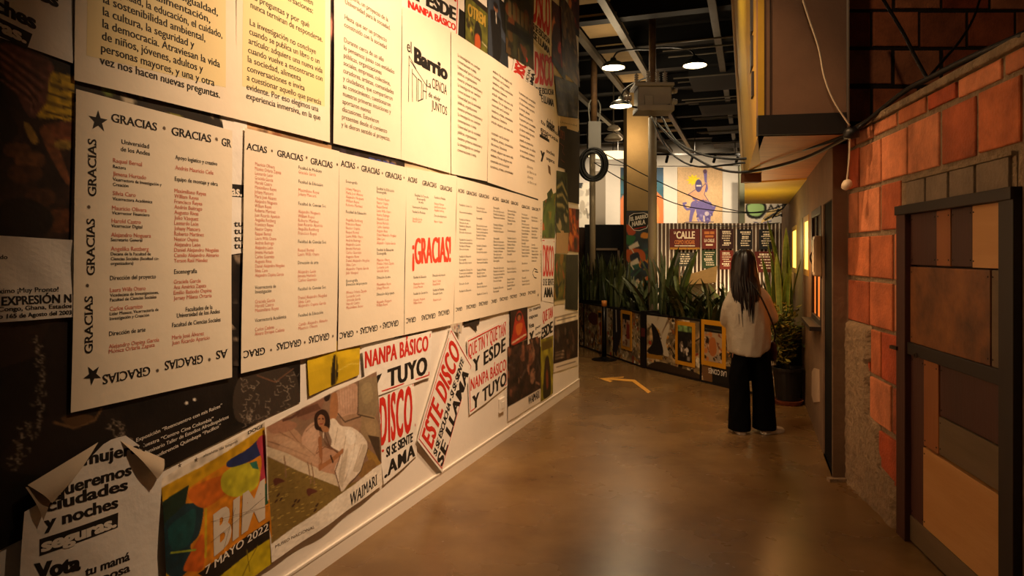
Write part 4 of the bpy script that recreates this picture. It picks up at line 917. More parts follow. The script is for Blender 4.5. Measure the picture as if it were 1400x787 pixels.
def bits(im, sh): im.scatter(14, ['#31405f', '#c9bba6', '#5c6a86', '#8d3a2e', '#e6dccb'], (.1, .3))
poster(pic([(611, 443), (627, 440), (626, 456), (612, 452)], 12, 12, '#c9bba6', .024, .002, 4, bits), 'torn_paper', 'small torn blue and white scrap at the top of the diagonal poster', 'paper scrap')
mb = Sheet(LEFT, [(633, 439), (655, 434), (654, 443), (634, 446)], .005, .001); mb.grid(mat('dark_scrap', '#2c2119'), 3, 3); mb.ppx([(640, 443), (650, 441), (651, 453)], mat('dark_scrap'), .001); poster(mb, 'torn_paper', 'dark torn scrap above the poster of QUE TIN Y QUE TAN', 'paper scrap')

# ---- right end of the wall, small and steep
def dark_people(cols, n=40, seed=0, foot=None):
    def f(im, sh):
        im.noise(8, 10, .5); im.scatter(n, cols, (.04, .13), (0, .0, 1, .86 if foot else 1)); im.noise(20, 26, .25)
        if foot: im.rect(0, foot, 1, 1, '#e9dfd0')
    return f
sh = pic([(693, 474), (737.5, 458), (738, 548.5), (693, 576)], 40, 60, '#2e1d16', .006, .002, 3, dark_people(['#5d3a2c', '#3a2620', '#7a4a35', '#1d1310', '#4a3a34', '#87614a'], 46, 1, .8)); sh.tp2('WAIMARI', (721, 553), (736.5, 543), 11, INK, serif=True, fat=.04, lift=.0014)
poster(sh, 'photo_poster', 'dark photo poster with WAIMARI on its white foot, right of the wall socket')
def redfig(im, sh):
    im.noise(6, 8, .3); im.blob([(.3, .25), (.5, .1), (.7, .25), (.85, .6), (.9, .95), (.1, .95), (.15, .6)], '#b5301a'); im.ell(.5, .27, .16, .12, '#2a140e'); im.ell(.5, .3, .1, .08, '#b06a45'); im.blob([(.3, .5), (.5, .45), (.7, .5), (.6, .75), (.4, .75)], '#d86a2a'); im.line([(.1, .9), (.9, .85)], .05, '#e6cfa8')
poster(pic([(695.7, 423), (719.6, 417), (720, 462), (695.7, 475)], 26, 40, '#33130d', .009, .002, 4, redfig), 'red_figure_poster', 'small poster of a seated figure in red below the last thank-you sheet')
def votebits(sh, L):
    for t, p0, p1, h, o in L: sh.tp2(t, p0, p1, h, INK, off=o, fat=.04)
sh = white([(720, 417), (741, 411), (739, 459), (720, 471)], .007, .002, 2); votebits(sh, [('tu mamá', (722, 426), (738, 421), 5, 0), ('esposa', (722, 436), (734, 432), 5, .01), ('Vota', (721.5, 449), (729, 446), 6, .02), ('por', (731, 450), (738, 446), 4, 0), ('y', (722, 464), (729, 460), 13, .02), ('noches', (731, 459), (738, 455), 4, 0)])
poster(sh, 'campaign_poster', 'white scrap of small black lettering below the last thank-you sheet, beside red figure')
sh = white([(740, 326), (757, 328), (755.4, 414), (739, 411)], .008, .002, 5); sh.tp2('DISCO', (741, 377.5), (755.6, 377.5), 43, RED, h1=41, fat=.07); sh.tp2('SI SE SIENTE', (741, 390), (755.4, 389.5), 9, INK, fat=.06); sh.tp2('AMA', (742, 406), (754.8, 405.5), 13, INK, off=.02, fat=.08); sh.bar(.03, .02, .97, .035, RED)
poster(sh, 'record_poster', 'narrow white poster with red DISCO just right of the last thank-you sheet')
sh = white([(739.5, 412), (756, 415), (755, 457), (737.5, 474)], .006, .002, 6); sh.tp2('QUE TAN', (740.5, 441), (754.5, 433), 15, RED, fat=.07); sh.tp2('ESDE', (738.5, 464), (754.5, 453), 15, INK, off=.02, fat=.08)
poster(sh, 'record_poster', 'narrow white poster with red QUE TAN over black ESDE near the floor')
def otrem(im, sh): im.noise(6, 9, .3); im.blob([(.3, .45), (.5, .3), (.7, .45), (.8, .95), (.2, .95)], '#2a2410'); im.ell(.5, .45, .14, .1, '#3a2412'); im.rect(.1, .05, .9, .2, '#5c4a14'); im.blob([(.4, .6), (.55, .55), (.6, .8), (.45, .85)], '#7a3a1c')
poster(pic([(738, 464), (755.3, 458), (754.7, 537), (738, 549)], 24, 44, '#8d8420', .0075, .002, 3, otrem), 'green_poster', 'narrow yellow-green poster with a dark figure low near the wall end')
def greens(im, sh): im.noise(6, 10, .4); im.scatter(26, ['#6b5a1c', '#2c3318', '#8d6a24', '#4a5a26', '#1c1c10', '#a3531f'], (.06, .16)); im.rect(0, .93, 1, 1, '#cbbd98')
poster(pic([(757, 346.7), (773, 347.6), (771.6, 414), (756.4, 417)], 24, 44, '#53521f', .006, .002, 4, greens), 'green_poster', 'olive green poster of figures beside a plain dark poster at the wall end')
poster(pic([(773, 348), (789.7, 348), (788.8, 424), (772, 422)], 16, 30, '#2b2a20', .007, .002, 5, lambda im, sh: im.noise(4, 8, .3)), 'dark_poster', 'plain dark olive poster at the wall end above the concert poster')
def concert(im, sh):
    im.noise(8, 10, .2); im.rect(0, .16, 1, .84, '#2a1a12'); im.scatter(26, ['#3c281c', '#1a100b', '#54382a', '#5a4a3e'], (.05, .14), (.05, .3, .95, .8)); im.rect(0, .02, 1, .04, '#8d7c66'); im.rect(.1, .08, .9, .1, '#6a5c4c')
    for k in range(5): im.line([(.05, .66+k*.03), (.4, .65+k*.03)], .012, '#a08c76')
    im.rect(0, .84, 1, 1, '#e2d6c4'); im.rect(.1, .9, .9, .92, '#7a6a58')
poster(pic([(757, 433), (789, 425), (789, 499), (756, 509)], 34, 50, '#e2d6c4', .006, .002, 6, concert), 'concert_poster', 'white poster with a dark photo of people at the wall end near the floor')
def orange(im, sh): im.noise(5, 9, .4); im.scatter(18, ['#c5521f', '#7a2c12', '#d97a30', '#3a1a0e'], (.08, .2))
poster(pic([(777, 284), (791, 286), (790.5, 345), (775.5, 343)], 16, 36, '#8d3a18', .006, .002, 7, orange), 'orange_poster', 'small orange and red poster at the very end of the wall')
sh = white([(760, 314), (776, 316), (775.5, 346), (759, 346)], .007, .002, 3, m=mat('kraft_paper', '#b99a6c', rough=.75, noise=.1, scale=6)); poster(sh, 'kraft_paper', 'blank brown paper square below a striped green poster', 'paper')
sh = Sheet(LEFT, [(762, 172), (784, 176), (772, 232), (762, 228)], .007, .0); M_DK = mat('brown_black_print', '#2a211a', rough=.7, noise=.3, scale=6)
sh.ppx([(762, 172), (783.5, 173), (792, 180), (791, 279), (772, 275), (772, 231.5), (762, 228)], M_DK, 0); sh.tpx('2093', 764, 188, 771, 12, mat('dull_red_ink', '#7a4636'), fat=.03)
for p in ([(764, 195), (770, 200), (768, 207), (771, 212)], [(766, 218), (771, 222)]): sh.spx(p, 1, mat('dull_red_ink'))
poster(sh, 'dark_poster', 'tall brown-black poster with torn edges at the wall end, upper half')
def stripes(im, sh):
    im.noise(5, 8, .3)
    for k in range(7): im.line([(.1, .2+k*.07), (.5, .1+k*.09), (.9, .3+k*.07)], .05, '#9a8f5a' if k % 2 else '#23281a')
    im.scatter(8, ['#a89a70', '#23281a'], (.05, .1), (0, .6, 1, .9))
poster(pic([(759.3, 233), (774.6, 236), (777.5, 318), (759, 318)], 24, 44, '#3f4526', .0065, .002, 5, stripes), 'striped_poster', 'dark green poster with pale curved stripes near the wall end')
poster(pic([(740, 272), (759, 250), (758, 325), (740, 325)], 24, 40, '#4a5a26', .004, .002, 6, lambda im, sh: (im.noise(5, 6, .4), im.scatter(16, ['#8a7a2c', '#b5622a', '#33461f', '#5f7a38'], (.08, .2)))), 'green_poster', 'patchy green and orange poster right of the last thank-you sheet')
sh = white([(734, 128), (765, 160), (760, 262), (734.5, 280)], .005, .002, 7, m=PAPER); votebits(sh, [('tu mamá', (738, 168), (762, 186), 6, 0), ('esposa', (738, 178), (762, 195), 6, 0), ('Vota', (738, 186), (748, 192), 9, .02), ('ciudades', (746, 172), (757, 180), 12, .02), ('y', (738, 215), (744, 218), 14, .02), ('noches', (746, 208), (757, 214), 5, 0), ('seguras', (746, 218), (757, 224), 5, 0)]); sh.ppx([(737, 183), (737, 187), (750, 195), (750, 191)], INK); sh.ppx([(748, 225), (751, 228), (752, 240), (749, 236)], mat('brown_ink'))
poster(sh, 'campaign_poster', 'cream poster with scattered black words high at the right end, beside small print')
poster(pic([(757, 103), (790, 116), (789, 162), (762, 158)], 30, 34, '#3d3520', .006, .002, 8, dark_people(['#2a2414', '#54492a', '#221c10', '#6a5a34'], 20, 2)), 'olive_poster', 'dull olive poster at the wall end above a cream paper strip')
sh = white([(762, 158), (791, 163), (791, 181), (762, 172)], .0055, .001, 2, m=mat('kraft_cream', '#d9c29a', rough=.7, noise=.1)); sh.tp2('Universidad', (765, 168), (788, 173), 3, SOFTINK); poster(sh, 'paper_strip', 'cream paper strip between the olive and the brown-black poster', 'paper')
for quad, l0, l1, lab in (([(725, -46), (754, -14), (753, 83), (726, 54)], [('DISCO', (727, 27), (751, 50), 62, RED), ('SI SE ESCUCHA', (727, 39), (751, 62), 9, INK), ('SE LLAMA', (728, 52), (751, 76), 10, INK)], 0, 'tall white poster of red letters high at the right end, cut by the frame'),
                          ([(727, 60), (756, 90), (757, 152), (731, 130)], [('DISCO', (729.5, 113), (755.5, 118), 42, RED), ('SI SE ESCUCHA', (731, 127), (756, 130), 8, INK), ('SE LLAMA', (736, 138), (756, 146), 10, INK)], 0, 'lower of two white red-lettered posters high at the right end')):
    sh = white(quad, .006 if quad[0][1] > 0 else .005, .002, 3)
    for t, p0, p1, h, m in l0: sh.tp2(t, p0, p1, h, m, off=.015, fat=.08)
    poster(sh, 'record_poster', lab)
def redfigs(im, sh): im.noise(6, 10, .4); im.scatter(22, ['#9c2a1a', '#c23a22', '#3a140e', '#d98a5a', '#1c0d0a'], (.07, .16)); im.rect(0, .86, 1, 1, '#1a1512')
poster(pic([(753, 0), (770, 14), (772, 112), (753, 84)], 22, 50, '#4a1a12', .007, .002, 9, redfigs), 'red_figure_poster', 'dark poster of red figures high near the wall end')
poster(pic([(776, -30), (791, -12), (791, 52), (777, 38)], 18, 40, '#4a1510', .005, .002, 10, redfigs), 'red_figure_poster', 'red and black poster at the top corner of the wall end')
poster(pic([(764, -12), (784, 22), (791.5, 120), (768, 98)], 26, 60, '#4f3a1f', .009, .003, 11, dark_people(['#6b5230', '#3a2a16', '#2c3320', '#7d623a'], 30, 3)), 'camouflage_poster', 'brown camouflage-like torn poster at the top of the wall end')
poster(pic([(688, -40), (728, -2), (728, 97), (690, 72)], 50, 70, '#2a2a18', .008, .003, 12, lambda im, sh: (im.noise(7, 9, .5), im.scatter(34, ['#3f4022', '#1a1a10', '#4e3a1c', '#5a4a24', '#221c12', '#6a3a1c'], (.06, .16)), [im.rect(.1+k*.14, .32, .2+k*.14, .52, '#6a5a38') for k in range(5)], im.poly([(.05, .6), (.9, .55), (.9, .66), (.05, .7)], '#12100c'))), 'camouflage_poster', 'dark green camouflage poster above the small-print sheets')
def suit(im, sh):
    im.noise(4, 5, .2); im.poly([(.1, .3), (.3, .24), (.62, .32), (.66, .7), (.55, 1), (.25, 1), (.2, .7)], '#0e0c0e'); im.ell(.38, .2, .11, .06, '#8a5a3e'); im.ell(.38, .165, .12, .045, '#1a1210'); im.line([(.38, .27), (.4, .4)], .03, '#d8cfc4'); im.poly([(.66, .55), (1, .62), (1, 1), (.6, 1)], '#20262c'); im.poly([(.55, 0), (1, 0), (1, .5), (.7, .4)], '#15130f')
poster(pic([(665.5, -18), (692, 8), (693.4, 99.5), (666, 80)], 36, 60, '#39414f', .007, .002, 13, suit), 'suit_poster', 'poster of a man in a dark suit on blue grey above the small-print sheets')
def otrem2(im, sh):
    im.noise(6, 8, .25); im.rect(.02, .0, .98, .12, '#241a10'); im.blob([(.38, .6), (.5, .45), (.68, .55), (.7, .8), (.62, 1), (.4, 1)], '#1d1a0c'); im.blob([(.42, .75), (.6, .7), (.66, .9), (.55, 1), (.4, 1)], '#b5501f'); im.scatter(8, ['#b59a34', '#2a2410'], (.04, .08), (.02, .55, .3, .8)); im.line([(.7, .78), (.98, .8)], .02, '#c9c0a0')
sh = pic([(635, -14), (665.5, 12), (664.5, 79), (634.7, 53)], 34, 50, '#5a5a1c', .0075, .002, 14, otrem2); sh.tp2('OTREM', (637.5, 20), (662, 37), 16, mat('mustard_ink', '#b08f2e'), off=.02, fat=.06); poster(sh, 'green_poster', 'green poster with mustard lettering and an orange-brown figure above the small-print sheets')
sh = white([(540, -32), (626, 0), (625, 52), (544, 20)], .006, .002, 15); sh.tp2('Y ESDE', (560, -3), (622, 28.5), 19, INK, off=.025, fat=.08); sh.tp2('NANPA BÁSICO', (556, 10), (622, 42.5), 10, RED, off=.015, fat=.08); sh.tp2('QUE TIN', (562, -30), (622, 3), 12, RED, fat=.08); sh.bar(.96, 0, .975, 1, RED); poster(sh, 'record_poster', 'white poster with black ESDE above the el Barrio title sheet')
sh = Sheet(LEFT, [(625, 10), (636, 18), (636, 56), (625, 48)], .004); sh.grid(BLACK, 3, 4); poster(sh, 'torn_paper', 'black strip beside the green poster with mustard lettering', 'paper scrap')
sh = Sheet(LEFT, [(692, 128), (703, 76), (732, 100), (722, 150)], .0065, .002, 6, seed=3); sh.grid(PAPERW, 6, 6); sh.text('ESTE DISCO', .0, 1.2, .08, .5, RED, off=.02, fat=.08); sh.text('SI SE ESCUCHA', .1, .95, .6, .72, INK, fat=.06); sh.text('SE LLAMA', .1, .95, .78, .94, INK, off=.02, fat=.08); poster(sh, 'record_poster', 'white poster turned on its side, red letters reading upward above the small print')

# ---- scraps showing through the gaps between the text sheets
poster(pic([(97, 92), (322, 148), (322, 192), (97, 138)], 60, 14, '#1d1710', .0035, .001, 21, lambda im, sh: (im.noise(20, 3, .5), im.scatter(22, ['#6b7a2c', '#a39a3a', '#c9bba0', '#12100c'], (.1, .3)))), 'photo_poster', 'dark strip of poster with yellow-green spots in the gap above the first thank-you sheet')
sh = white([(300, 150), (336, 162), (333, 345), (300, 350)], .004, .002, 22); 
for i, (t, h) in enumerate((('tu', 9), ('tu', 9), ('tu', 9), ('tu', 9))): sh.tp2(t, (317, 310+i*10), (330, 309+i*10), 8, INK, off=.02)
sh.ppx([(300, 250), (300, 268), (332, 270), (332, 253)], INK); sh.tp2('as.', (314, 267), (329, 268), 13, WHITEINK, off=.03, lift=.0014); poster(sh, 'campaign_poster', 'pale scrap with repeated black tu in the gap right of the starred sheet')
poster(pic([(300, 345), (334, 340), (331, 500), (298, 500)], 14, 40, '#1a1512', .0042, .001, 23, lambda im, sh: (im.noise(4, 8, .6), im.scatter(10, ['#4a4038', '#8d7c6a'], (.04, .1)))), 'photo_poster', 'dark photo scrap low in the gap right of the starred sheet')
for quad, base, cols, sd, lab in (([(320, 150), (452, 185), (452, 215), (320, 185)], '#b5916a', ['#e6d8c0', '#8d5a3a', '#3a2a20'], 24, 'brown and cream scrap in the gap above the second thank-you sheet'),
                              ([(445, 182), (552, 208), (552, 236), (445, 214)], '#241c1a', ['#c9a07a', '#241c1a', '#3a2f3a'], 25, 'dark scrap with blue letters in the gap above the third thank-you sheet'),
                              ([(546, 208), (625, 230), (625, 252), (546, 236)], '#d9c4a0', ['#241c16', '#e9dcc4'], 26, 'cream and black scrap in the gap above the big red GRACIAS'),
                              ([(622, 230), (742, 266), (741, 282), (622, 252)], '#2a1f14', ['#8d7450', '#120e0a', '#4a3a24'], 27, 'dark strip in the gap above the last three thank-you sheets'),
                              ([(440, -150), (462, -140), (460, 200), (440, 196)], '#2a1d18', ['#e6cdbb', '#241c1a', '#c98a7a'], 28, 'dark and pink strip in the gap between the two large text columns'),
                              ([(538, -20), (556, 10), (554, 220), (538, 216)], '#a3622c', ['#2a1a14', '#e0c27a', '#7a3a24'], 29, 'orange strip in the gap left of the el Barrio title'),
                              ([(446, 205), (470, 210), (468, 478), (446, 484)], '#5a3a2a', ['#c9653a', '#1d1714', '#e0d0bb'], 30, 'brown strip in the gap between the second and third thank-you sheets'),
                              ([(538, 225), (562, 232), (560, 458), (538, 462)], '#241b1c', ['#2a2a4a', '#120e0c', '#c9321f'], 31, 'dark blue strip in the gap left of the big red GRACIAS')):
    vert = abs(quad[1][0]-quad[0][0]) < 40
    sh = pic(quad, 12 if vert else 50, 50 if vert else 12, base, .0046, .001, sd, lambda im, sh: (im.noise(4, 4, .3), im.scatter(10, cols, (.08, .3) if not vert else (.03, .08))))
    if sd == 25: sh.tpx('papa', 503, 221, 540, 9, mat('blue_ink', '#3a4a8d'), off=.03)
    poster(sh, 'torn_paper', lab, 'paper scrap')

# wall socket low on the left wall
mb = MB(); M_PLATE = mat('white_plastic', '#ece5d9', rough=.4)
c0 = LEFT.w(684.5, 553); slab(mb, LEFT, c0[0]-.06, c0[0]+.06, c0[1]-.06, c0[1]+.06, 0, .02, M_PLATE); o = mb.build('wall_socket', bevel=.004); tag(o, 'square white socket plate low on the poster wall', 'socket')
mb = MB(); slab(mb, LEFT, c0[0]-.03, c0[0]+.03, c0[1]-.03, c0[1]+.03, .02, .024, M_PLATE); mb.build('socket_insert', o, bevel=.002)
# ------------------------------------------------------------------ patchwork door in the brick wall
def wood(name, c1, c2, rough=.6, sc=3): return mat(name, c1, color2=c2, rough=rough, scale=sc, stretch=(1, 1, .12) if 'up' in name else (.25, .25, 2.2), bump=.08, bscale=50)
W_DK = wood('dark_brown_wood_up', '#4a2318', '#35180f'); W_OR = wood('orange_wood_up', '#9a5d2c', '#7e4820'); W_PALE = wood('pale_pine', '#c4935a', '#b27f45'); W_GREY = wood('grey_weathered', '#6f5b42', '#58472f'); W_FR = mat('black_brown_frame', '#1c110c', rough=.5, noise=.3, scale=7)
M_BURN = mat('scorched_board', '#9a5f2c', color2='#2e1509', rough=.5, scale=3.2, bump=.1)
def bs(u): return BRICK.w(u, 0)[0]
mb = MB(); slab(mb, BRICK, bs(1234)-.0, bs(1396), .03, 1.82, -.06, -.03, mat('door_core', '#23140d', rough=.7)); door = structure(mb.build('door_3'))
def dpart(name, u0, u1, z0, z1, d0, d1, m, bev=.003):
    mb = MB(); slab(mb, BRICK, bs(u0), bs(u1), z0, z1, d0, d1, m); return mb.build(name, door, bevel=bev)
dpart('door_frame', 1234, 1246, 0, 1.868, -.06, .035, W_DK); dpart('door_frame', 1377, 1398, 0, 1.868, -.06, .035, W_FR); dpart('door_frame', 1234, 1398, 1.82, 1.872, -.06, .045, W_FR)
dpart('mid_rail', 1246, 1377, 1.045, 1.112, -.03, .022, W_FR)
for u0, u1, z0, z1, m, d in ((1246, 1281.5, 1.54, 1.82, W_DK, .004), (1282, 1301, 1.54, 1.82, W_OR, .006), (1301.5, 1330, 1.54, 1.82, W_DK, .003), (1331.5, 1377, 1.537, 1.82, W_PALE, .007), (1246.5, 1356, 1.112, 1.53, M_BURN, .008), (1357, 1377, 1.112, 1.53, W_GREY, .004),
                            (1246, 1264.5, .15, 1.045, W_DK, .003), (1265, 1285, .585, 1.045, W_OR, .008), (1286, 1377, .785, 1.045, W_DK, .003), (1286, 1377, .59, .78, W_GREY, .008), (1264.5, 1377, .155, .575, W_PALE, .009), (1242, 1377, .01, .15, W_GREY, .007)):
    p = dpart('plank', u0, u1, z0, z1, -.03, d, m)
    mb = MB(); k = 0
    for u in (u0+2.2, u1-2.2):
        for z in (z0+.03, z1-.03):
            c = BRICK.p(bs(u), z, d+.001); mb.lathe([(0, 0), (.004, 0), (.004, .002), (0, .003)], c, mat('nail_head', '#2a1f18', rough=.4, metal=.6), 8, BRICK.n.to_track_quat('Z', 'Y').to_matrix())
    mb.build('nail', p)
mb = MB(); c = BRICK.px(1260, 486, .03); mb.tube([c+Vector((0, .012*math.cos(q), .012*math.sin(q))) for q in [k*math.pi/6 for k in range(13)]], .003, mat('iron', '#4a4038', rough=.35, metal=.9), 6); c = BRICK.px(1233, 475, .04); mb.box(c, (.02, .07, .02), MATS['iron']); mb.build('latch', door)

# ------------------------------------------------------------------ cables over the lane
M_CABLE = mat('black_cable', '#0e0d0c', rough=.45); M_WIRE = mat('white_cable', '#cfc0a6', rough=.5)
def smooth(pts, n=7):
    out = []; N = len(pts)
    for i in range(N-1):
        p0, p1, p2, p3 = (pts[max(0, min(N-1, i+k))] for k in (-1, 0, 1, 2))
        for t in [q/n for q in range(n)]:
            out.append(.5*((2*p1)+(p2-p0)*t+(2*p0-5*p1+4*p2-p3)*t*t+(3*p1-p0-3*p2+p3)*t**3))
    return out+[pts[-1]]
def cable(label, pts, r, m=None, name='cable', group=None):
    mb = MB(); mb.tube(smooth([pt(*p) for p in pts]), r, m or M_CABLE, 6); return tag(mb.build(name, smooth=True), label, 'cable', group)
YT = 9.75
cable('upper thick black cable sagging from the pole transformer to the brick corner', [(905, 160, YT), (925, 193, 9), (958, 210, 8.2), (996, 217, 7.2), (1034, 215, 6.3), (1098, 204, 5.2), (1163, 183, 4.42)], .014)
cable('lower thick black cable sagging from the pole transformer to the brick corner', [(898, 168, YT), (930, 201, 9), (963, 223, 8.2), (996, 234, 7.2), (1034, 233, 6.2), (1100, 216, 5.2), (1163, 185, 4.42)], .014)
cable('black cable from the transformer ending at the brown block under the soffit', [(890, 158, YT), (910, 200, 9.2), (932, 220, 8.6), (958, 228, 8), (996, 225, 7.4), (1022, 223, 6.9), (1040, 236, 6.56)], .011)
cable('thin wire from the cable coil down to the far awning, upper one', [(812, 203, 11.6), (850, 222, 11.6), (885, 240.7, 11.6), (942, 267, 11.8), (983, 282.6, 12), (1022, 290, 12.2), (1050, 287, 12.3), (1078, 277, 12.3)], .009)
cable('thin wire from the cable coil down to the far awning, lower one', [(812, 222, 11.6), (850, 245, 11.6), (884, 261, 11.6), (930, 280, 11.8), (985, 288.5, 12), (1025, 291, 12.2), (1060, 288, 12.3), (1080, 280, 12.3)], .009)
cable('nearly level thin wire crossing behind the square column', [(812, 222, 12.2), (850, 226, 14.6), (900, 227, 15), (960, 227, 14), (1012, 226, 12.6)], .008)
cable('wire sagging along the top of the striped fence', [(935, 304.5, 12.98), (965, 306.5, 12.94), (1000, 309, 12.94), (1040, 306.5, 12.94), (1066, 304.5, 12.98)], .008)
cable('thick black cable bundle running up along the ledge of the brick wall', [(1163, 184, 4.42), (1185, 166, 4.36), (1235, 126, 3.95), (1268, 108, 3.66), (1320, 82, 3.25), (1400, 47, 2.72)], .016)
cable('black cable hanging from the top of the frame to the ledge', [(1268, 108, 3.66), (1250, 75, 3.85), (1235, 45, 4.1), (1208, 0, 4.4), (1190, -30, 4.6)], .011)
cable('short black cable rising to the right from the ledge', [(1268, 108, 3.66), (1290, 82, 3.8), (1313, 55, 4.0), (1332, 22, 4.3), (1345, -20, 4.6)], .008)
cable('white cable curving down the brown upper wall', [(1094, -12, 4.4), (1104, 20, 4.38), (1119, 65, 4.38), (1127, 105, 4.38), (1140, 138, 4.38), (1162, 172, 4.38)], .006, M_WIRE)
o = thing('hanging_socket', pt(1160, 184, 4.40), 'white lamp socket hanging on a white cord at the corner of the brick wall', 'socket')
mb = MB(); mb.tube(smooth([pt(1162, 184, 4.40), pt(1161, 215, 4.42), pt(1158, 246, 4.45)]), .005, M_WIRE, 6); mb.build('cord', o)
mb = MB(); mb.lathe([(.001, -.036), (.02, -.034), (.03, -.012), (.03, .012), (.018, .03), (.004, .036)], pt(1158, 252, 4.45), mat('white_porcelain', '#d8c8ae', rough=.4), 14, Matrix.Rotation(.6, 3, 'Y')); mb.build('socket_body', o, smooth=True)
mb = MB(); mb.lathe([(0, -.04), (.045, -.03), (.05, .01), (.03, .035), (0, .04)], pt(1164, 182, 4.41), M_CABLE, 12); tag(mb.build('cable_clamp', smooth=True), 'black knot where the cables meet at the brick corner', 'clamp')

# ------------------------------------------------------------------ facade fittings
o = thing('electric_meter', SIDE.px(1119.5, 377, 0), 'beige electric meter box on the brown facade between window and door', 'meter box')
M_MET = mat('beige_metal', '#a98a66', rough=.55, noise=.15, scale=9); s0, s1 = sx(1120.5), sx(1124)
mb = MB(); slab(mb, SIDE, s0, s1, 1.415, 1.75, 0, .056, M_MET); mb.build('box', o, bevel=.012)
mb = MB(); slab(mb, SIDE, s0+.02, s1-.02, 1.45, 1.72, .056, .06, M_MET); mb.build('cover', o, bevel=.004)
mb = MB(); c = SIDE.p(s0, 1.6, .03); mb.tube(smooth([c+SIDE.t*.02+up*.02, c-SIDE.t*.05+up*.02+SIDE.n*.02, c-SIDE.t*.09-up*.03+SIDE.n*.035, c-SIDE.t*.06-up*.09+SIDE.n*.02, c+SIDE.t*.02-up*.09]), .007, M_CABLE, 6); mb.build('cable_loop', o, smooth=True)
o = thing('junction_box', SIDE.px(1082, 400), 'small beige junction box on a thin post beside the far yellow window', 'box')
mb = MB(); slab(mb, SIDE, sx(1085.4), sx(1086.8), 1.09, 1.36, 0, .1, M_MET); mb.build('box', o, bevel=.02)
mb = MB(); c = SIDE.p((sx(1085.4)+sx(1086.8))/2, 0, .05); mb.tube([c, c+up*1.1], .025, M_MET, 10); mb.build('post', o)

# ------------------------------------------------------------------ striped fence with signs
FEN = Front(13.0); M_COR = mat('galvanised_corrugated', '#e6d8c4', rough=.5, noise=.12, scale=3)
mb = MB(); x = (890-CX)/F*13; x1 = (1068-CX)/F*13; per = .074; zt = EYE+(HZ-305)/F*13; prof = []
while x < x1:
    prof += [(x, 0), (x+per*.34, 0), (x+per*.5, -.03), (x+per*.84, -.03)]; x += per
vs = [Vector((a, 13+b, z)) for z in (0, zt) for a, b in prof]; n = len(prof)
M_GROOVE_SHADE = mat('shaded_groove', '#5e4836', rough=.8)  # groove shade between the ribs put into the colour
for par, mm in ((2, M_COR), (0, M_GROOVE_SHADE)): mb.add(vs, [(i, i+1, n+i+1, n+i) for i in range(n-1) if (i % 4 == 2) == (par == 2)], mm)
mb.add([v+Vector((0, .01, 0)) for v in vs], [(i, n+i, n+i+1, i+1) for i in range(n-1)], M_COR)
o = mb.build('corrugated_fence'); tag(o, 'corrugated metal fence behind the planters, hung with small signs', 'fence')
mb = MB(); mb.box(((prof[0][0]+prof[-1][0])/2, 13.05, zt-.25), (prof[-1][0]-prof[0][0], .04, .06), M_STEEL); mb.build('fence_rail', o)
CREAM = mat('cream_ink', '#f2dfbc', rough=.6)
def sign(u0, u1, v0, v1, col, label, lines, cols=None, strip=None):
    sh = Sheet(FEN, [(u0, v0), (u1, v0), (u1, v1), (u0, v1)], .06, 0); dk = '#%02x%02x%02x' % tuple(int(int(col[i:i+2], 16)*.68) for i in (1, 3, 5)); m = mat('sign_'+col[1:], dk, rough=.6, noise=.06, scale=6)
    (a, b), (c, e) = sh.q[0], sh.q[2]; slab(sh, FEN, a, c, e, b, .035, .06, m)
    for (t, a0, a1, bt, bb, mm) in lines:
        if t is None: sh.bar(a0, bt, a1, bb, mm, .002)
        else: sh.text(t, a0, a1, bt, bb, mm, off=.02, fat=.03)
    if strip: sh.bar(0, .9, 1, 1, strip)
    tag(sh.build('wall_sign'), label, 'sign')
def rows(seed, top=.1, bot=.9, n=8, hl=()):
    r = random.Random(seed); out = []; h = (bot-top)/n
    for i in range(n):
        a = .12+.2*r.random(); b = .9-.2*r.random(); big_ = i in hl
        x = a
        while x < b:
            w = .05+.12*r.random(); out.append((None, x, min(b, x+w), top+i*h, top+i*h+h*(.72 if big_ else .42), CREAM)); x += w+.03
    return out
CREAM2 = mat('rust_ink', '#c9783c', rough=.6)
sign(914.7, 955.4, 313, 341, '#8d2a1c', 'wide red sign LA CALLE COMO HOGAR on the striped fence', [('LA', .14, .21, .12, .24, CREAM), ('CALLE', .22, .84, .12, .46, CREAM), ('COMO HOGAR', .16, .84, .54, .74, CREAM2), (None, .16, .84, .8, .84, CREAM)], strip=mat('mustard_strip', '#a8721f'))
sign(959, 978, 313, 340, '#a83a24', 'orange-red sign in the upper row, second from the left on the fence', [('LA CALLE', .14, .86, .5, .66, CREAM), (None, .14, .5, .12, .26, CREAM2), (None, .55, .86, .12, .26, CREAM2), (None, .2, .8, .32, .42, CREAM2), (None, .25, .75, .76, .84, CREAM)])
sign(983.4, 1001, 313, 340, '#4a1a16', 'dark maroon sign in the middle of the upper row on the fence', rows(3, n=7, hl=(0, 5)))
sign(1007.5, 1027, 313.6, 340.6, '#231c1c', 'black sign above the head of the person', rows(4, n=7, hl=(0, 2)))
sign(1036.7, 1054.5, 313.6, 340.6, '#2a2c2c', 'charcoal sign at the right end of the upper row, behind the tall plant', rows(5, n=7, hl=(1,)))
sign(922, 948, 345, 364, '#5c5648', 'grey sign at the left of the lower row on the fence', rows(6, n=5))
sign(959, 978, 342, 366.5, '#3f5a2a', 'green sign in the lower row of the fence', rows(7, n=7, hl=(3,)))
sign(983.4, 1001, 342, 368, '#b03a24', 'bright red sign in the lower row, left of the head of the person', rows(8, n=7, hl=(0, 5)))
sign(1031, 1058, 343.6, 372, '#8d2f1c', 'red sign in the lower row, right of the head of the person', rows(9, n=6, hl=(0,)))
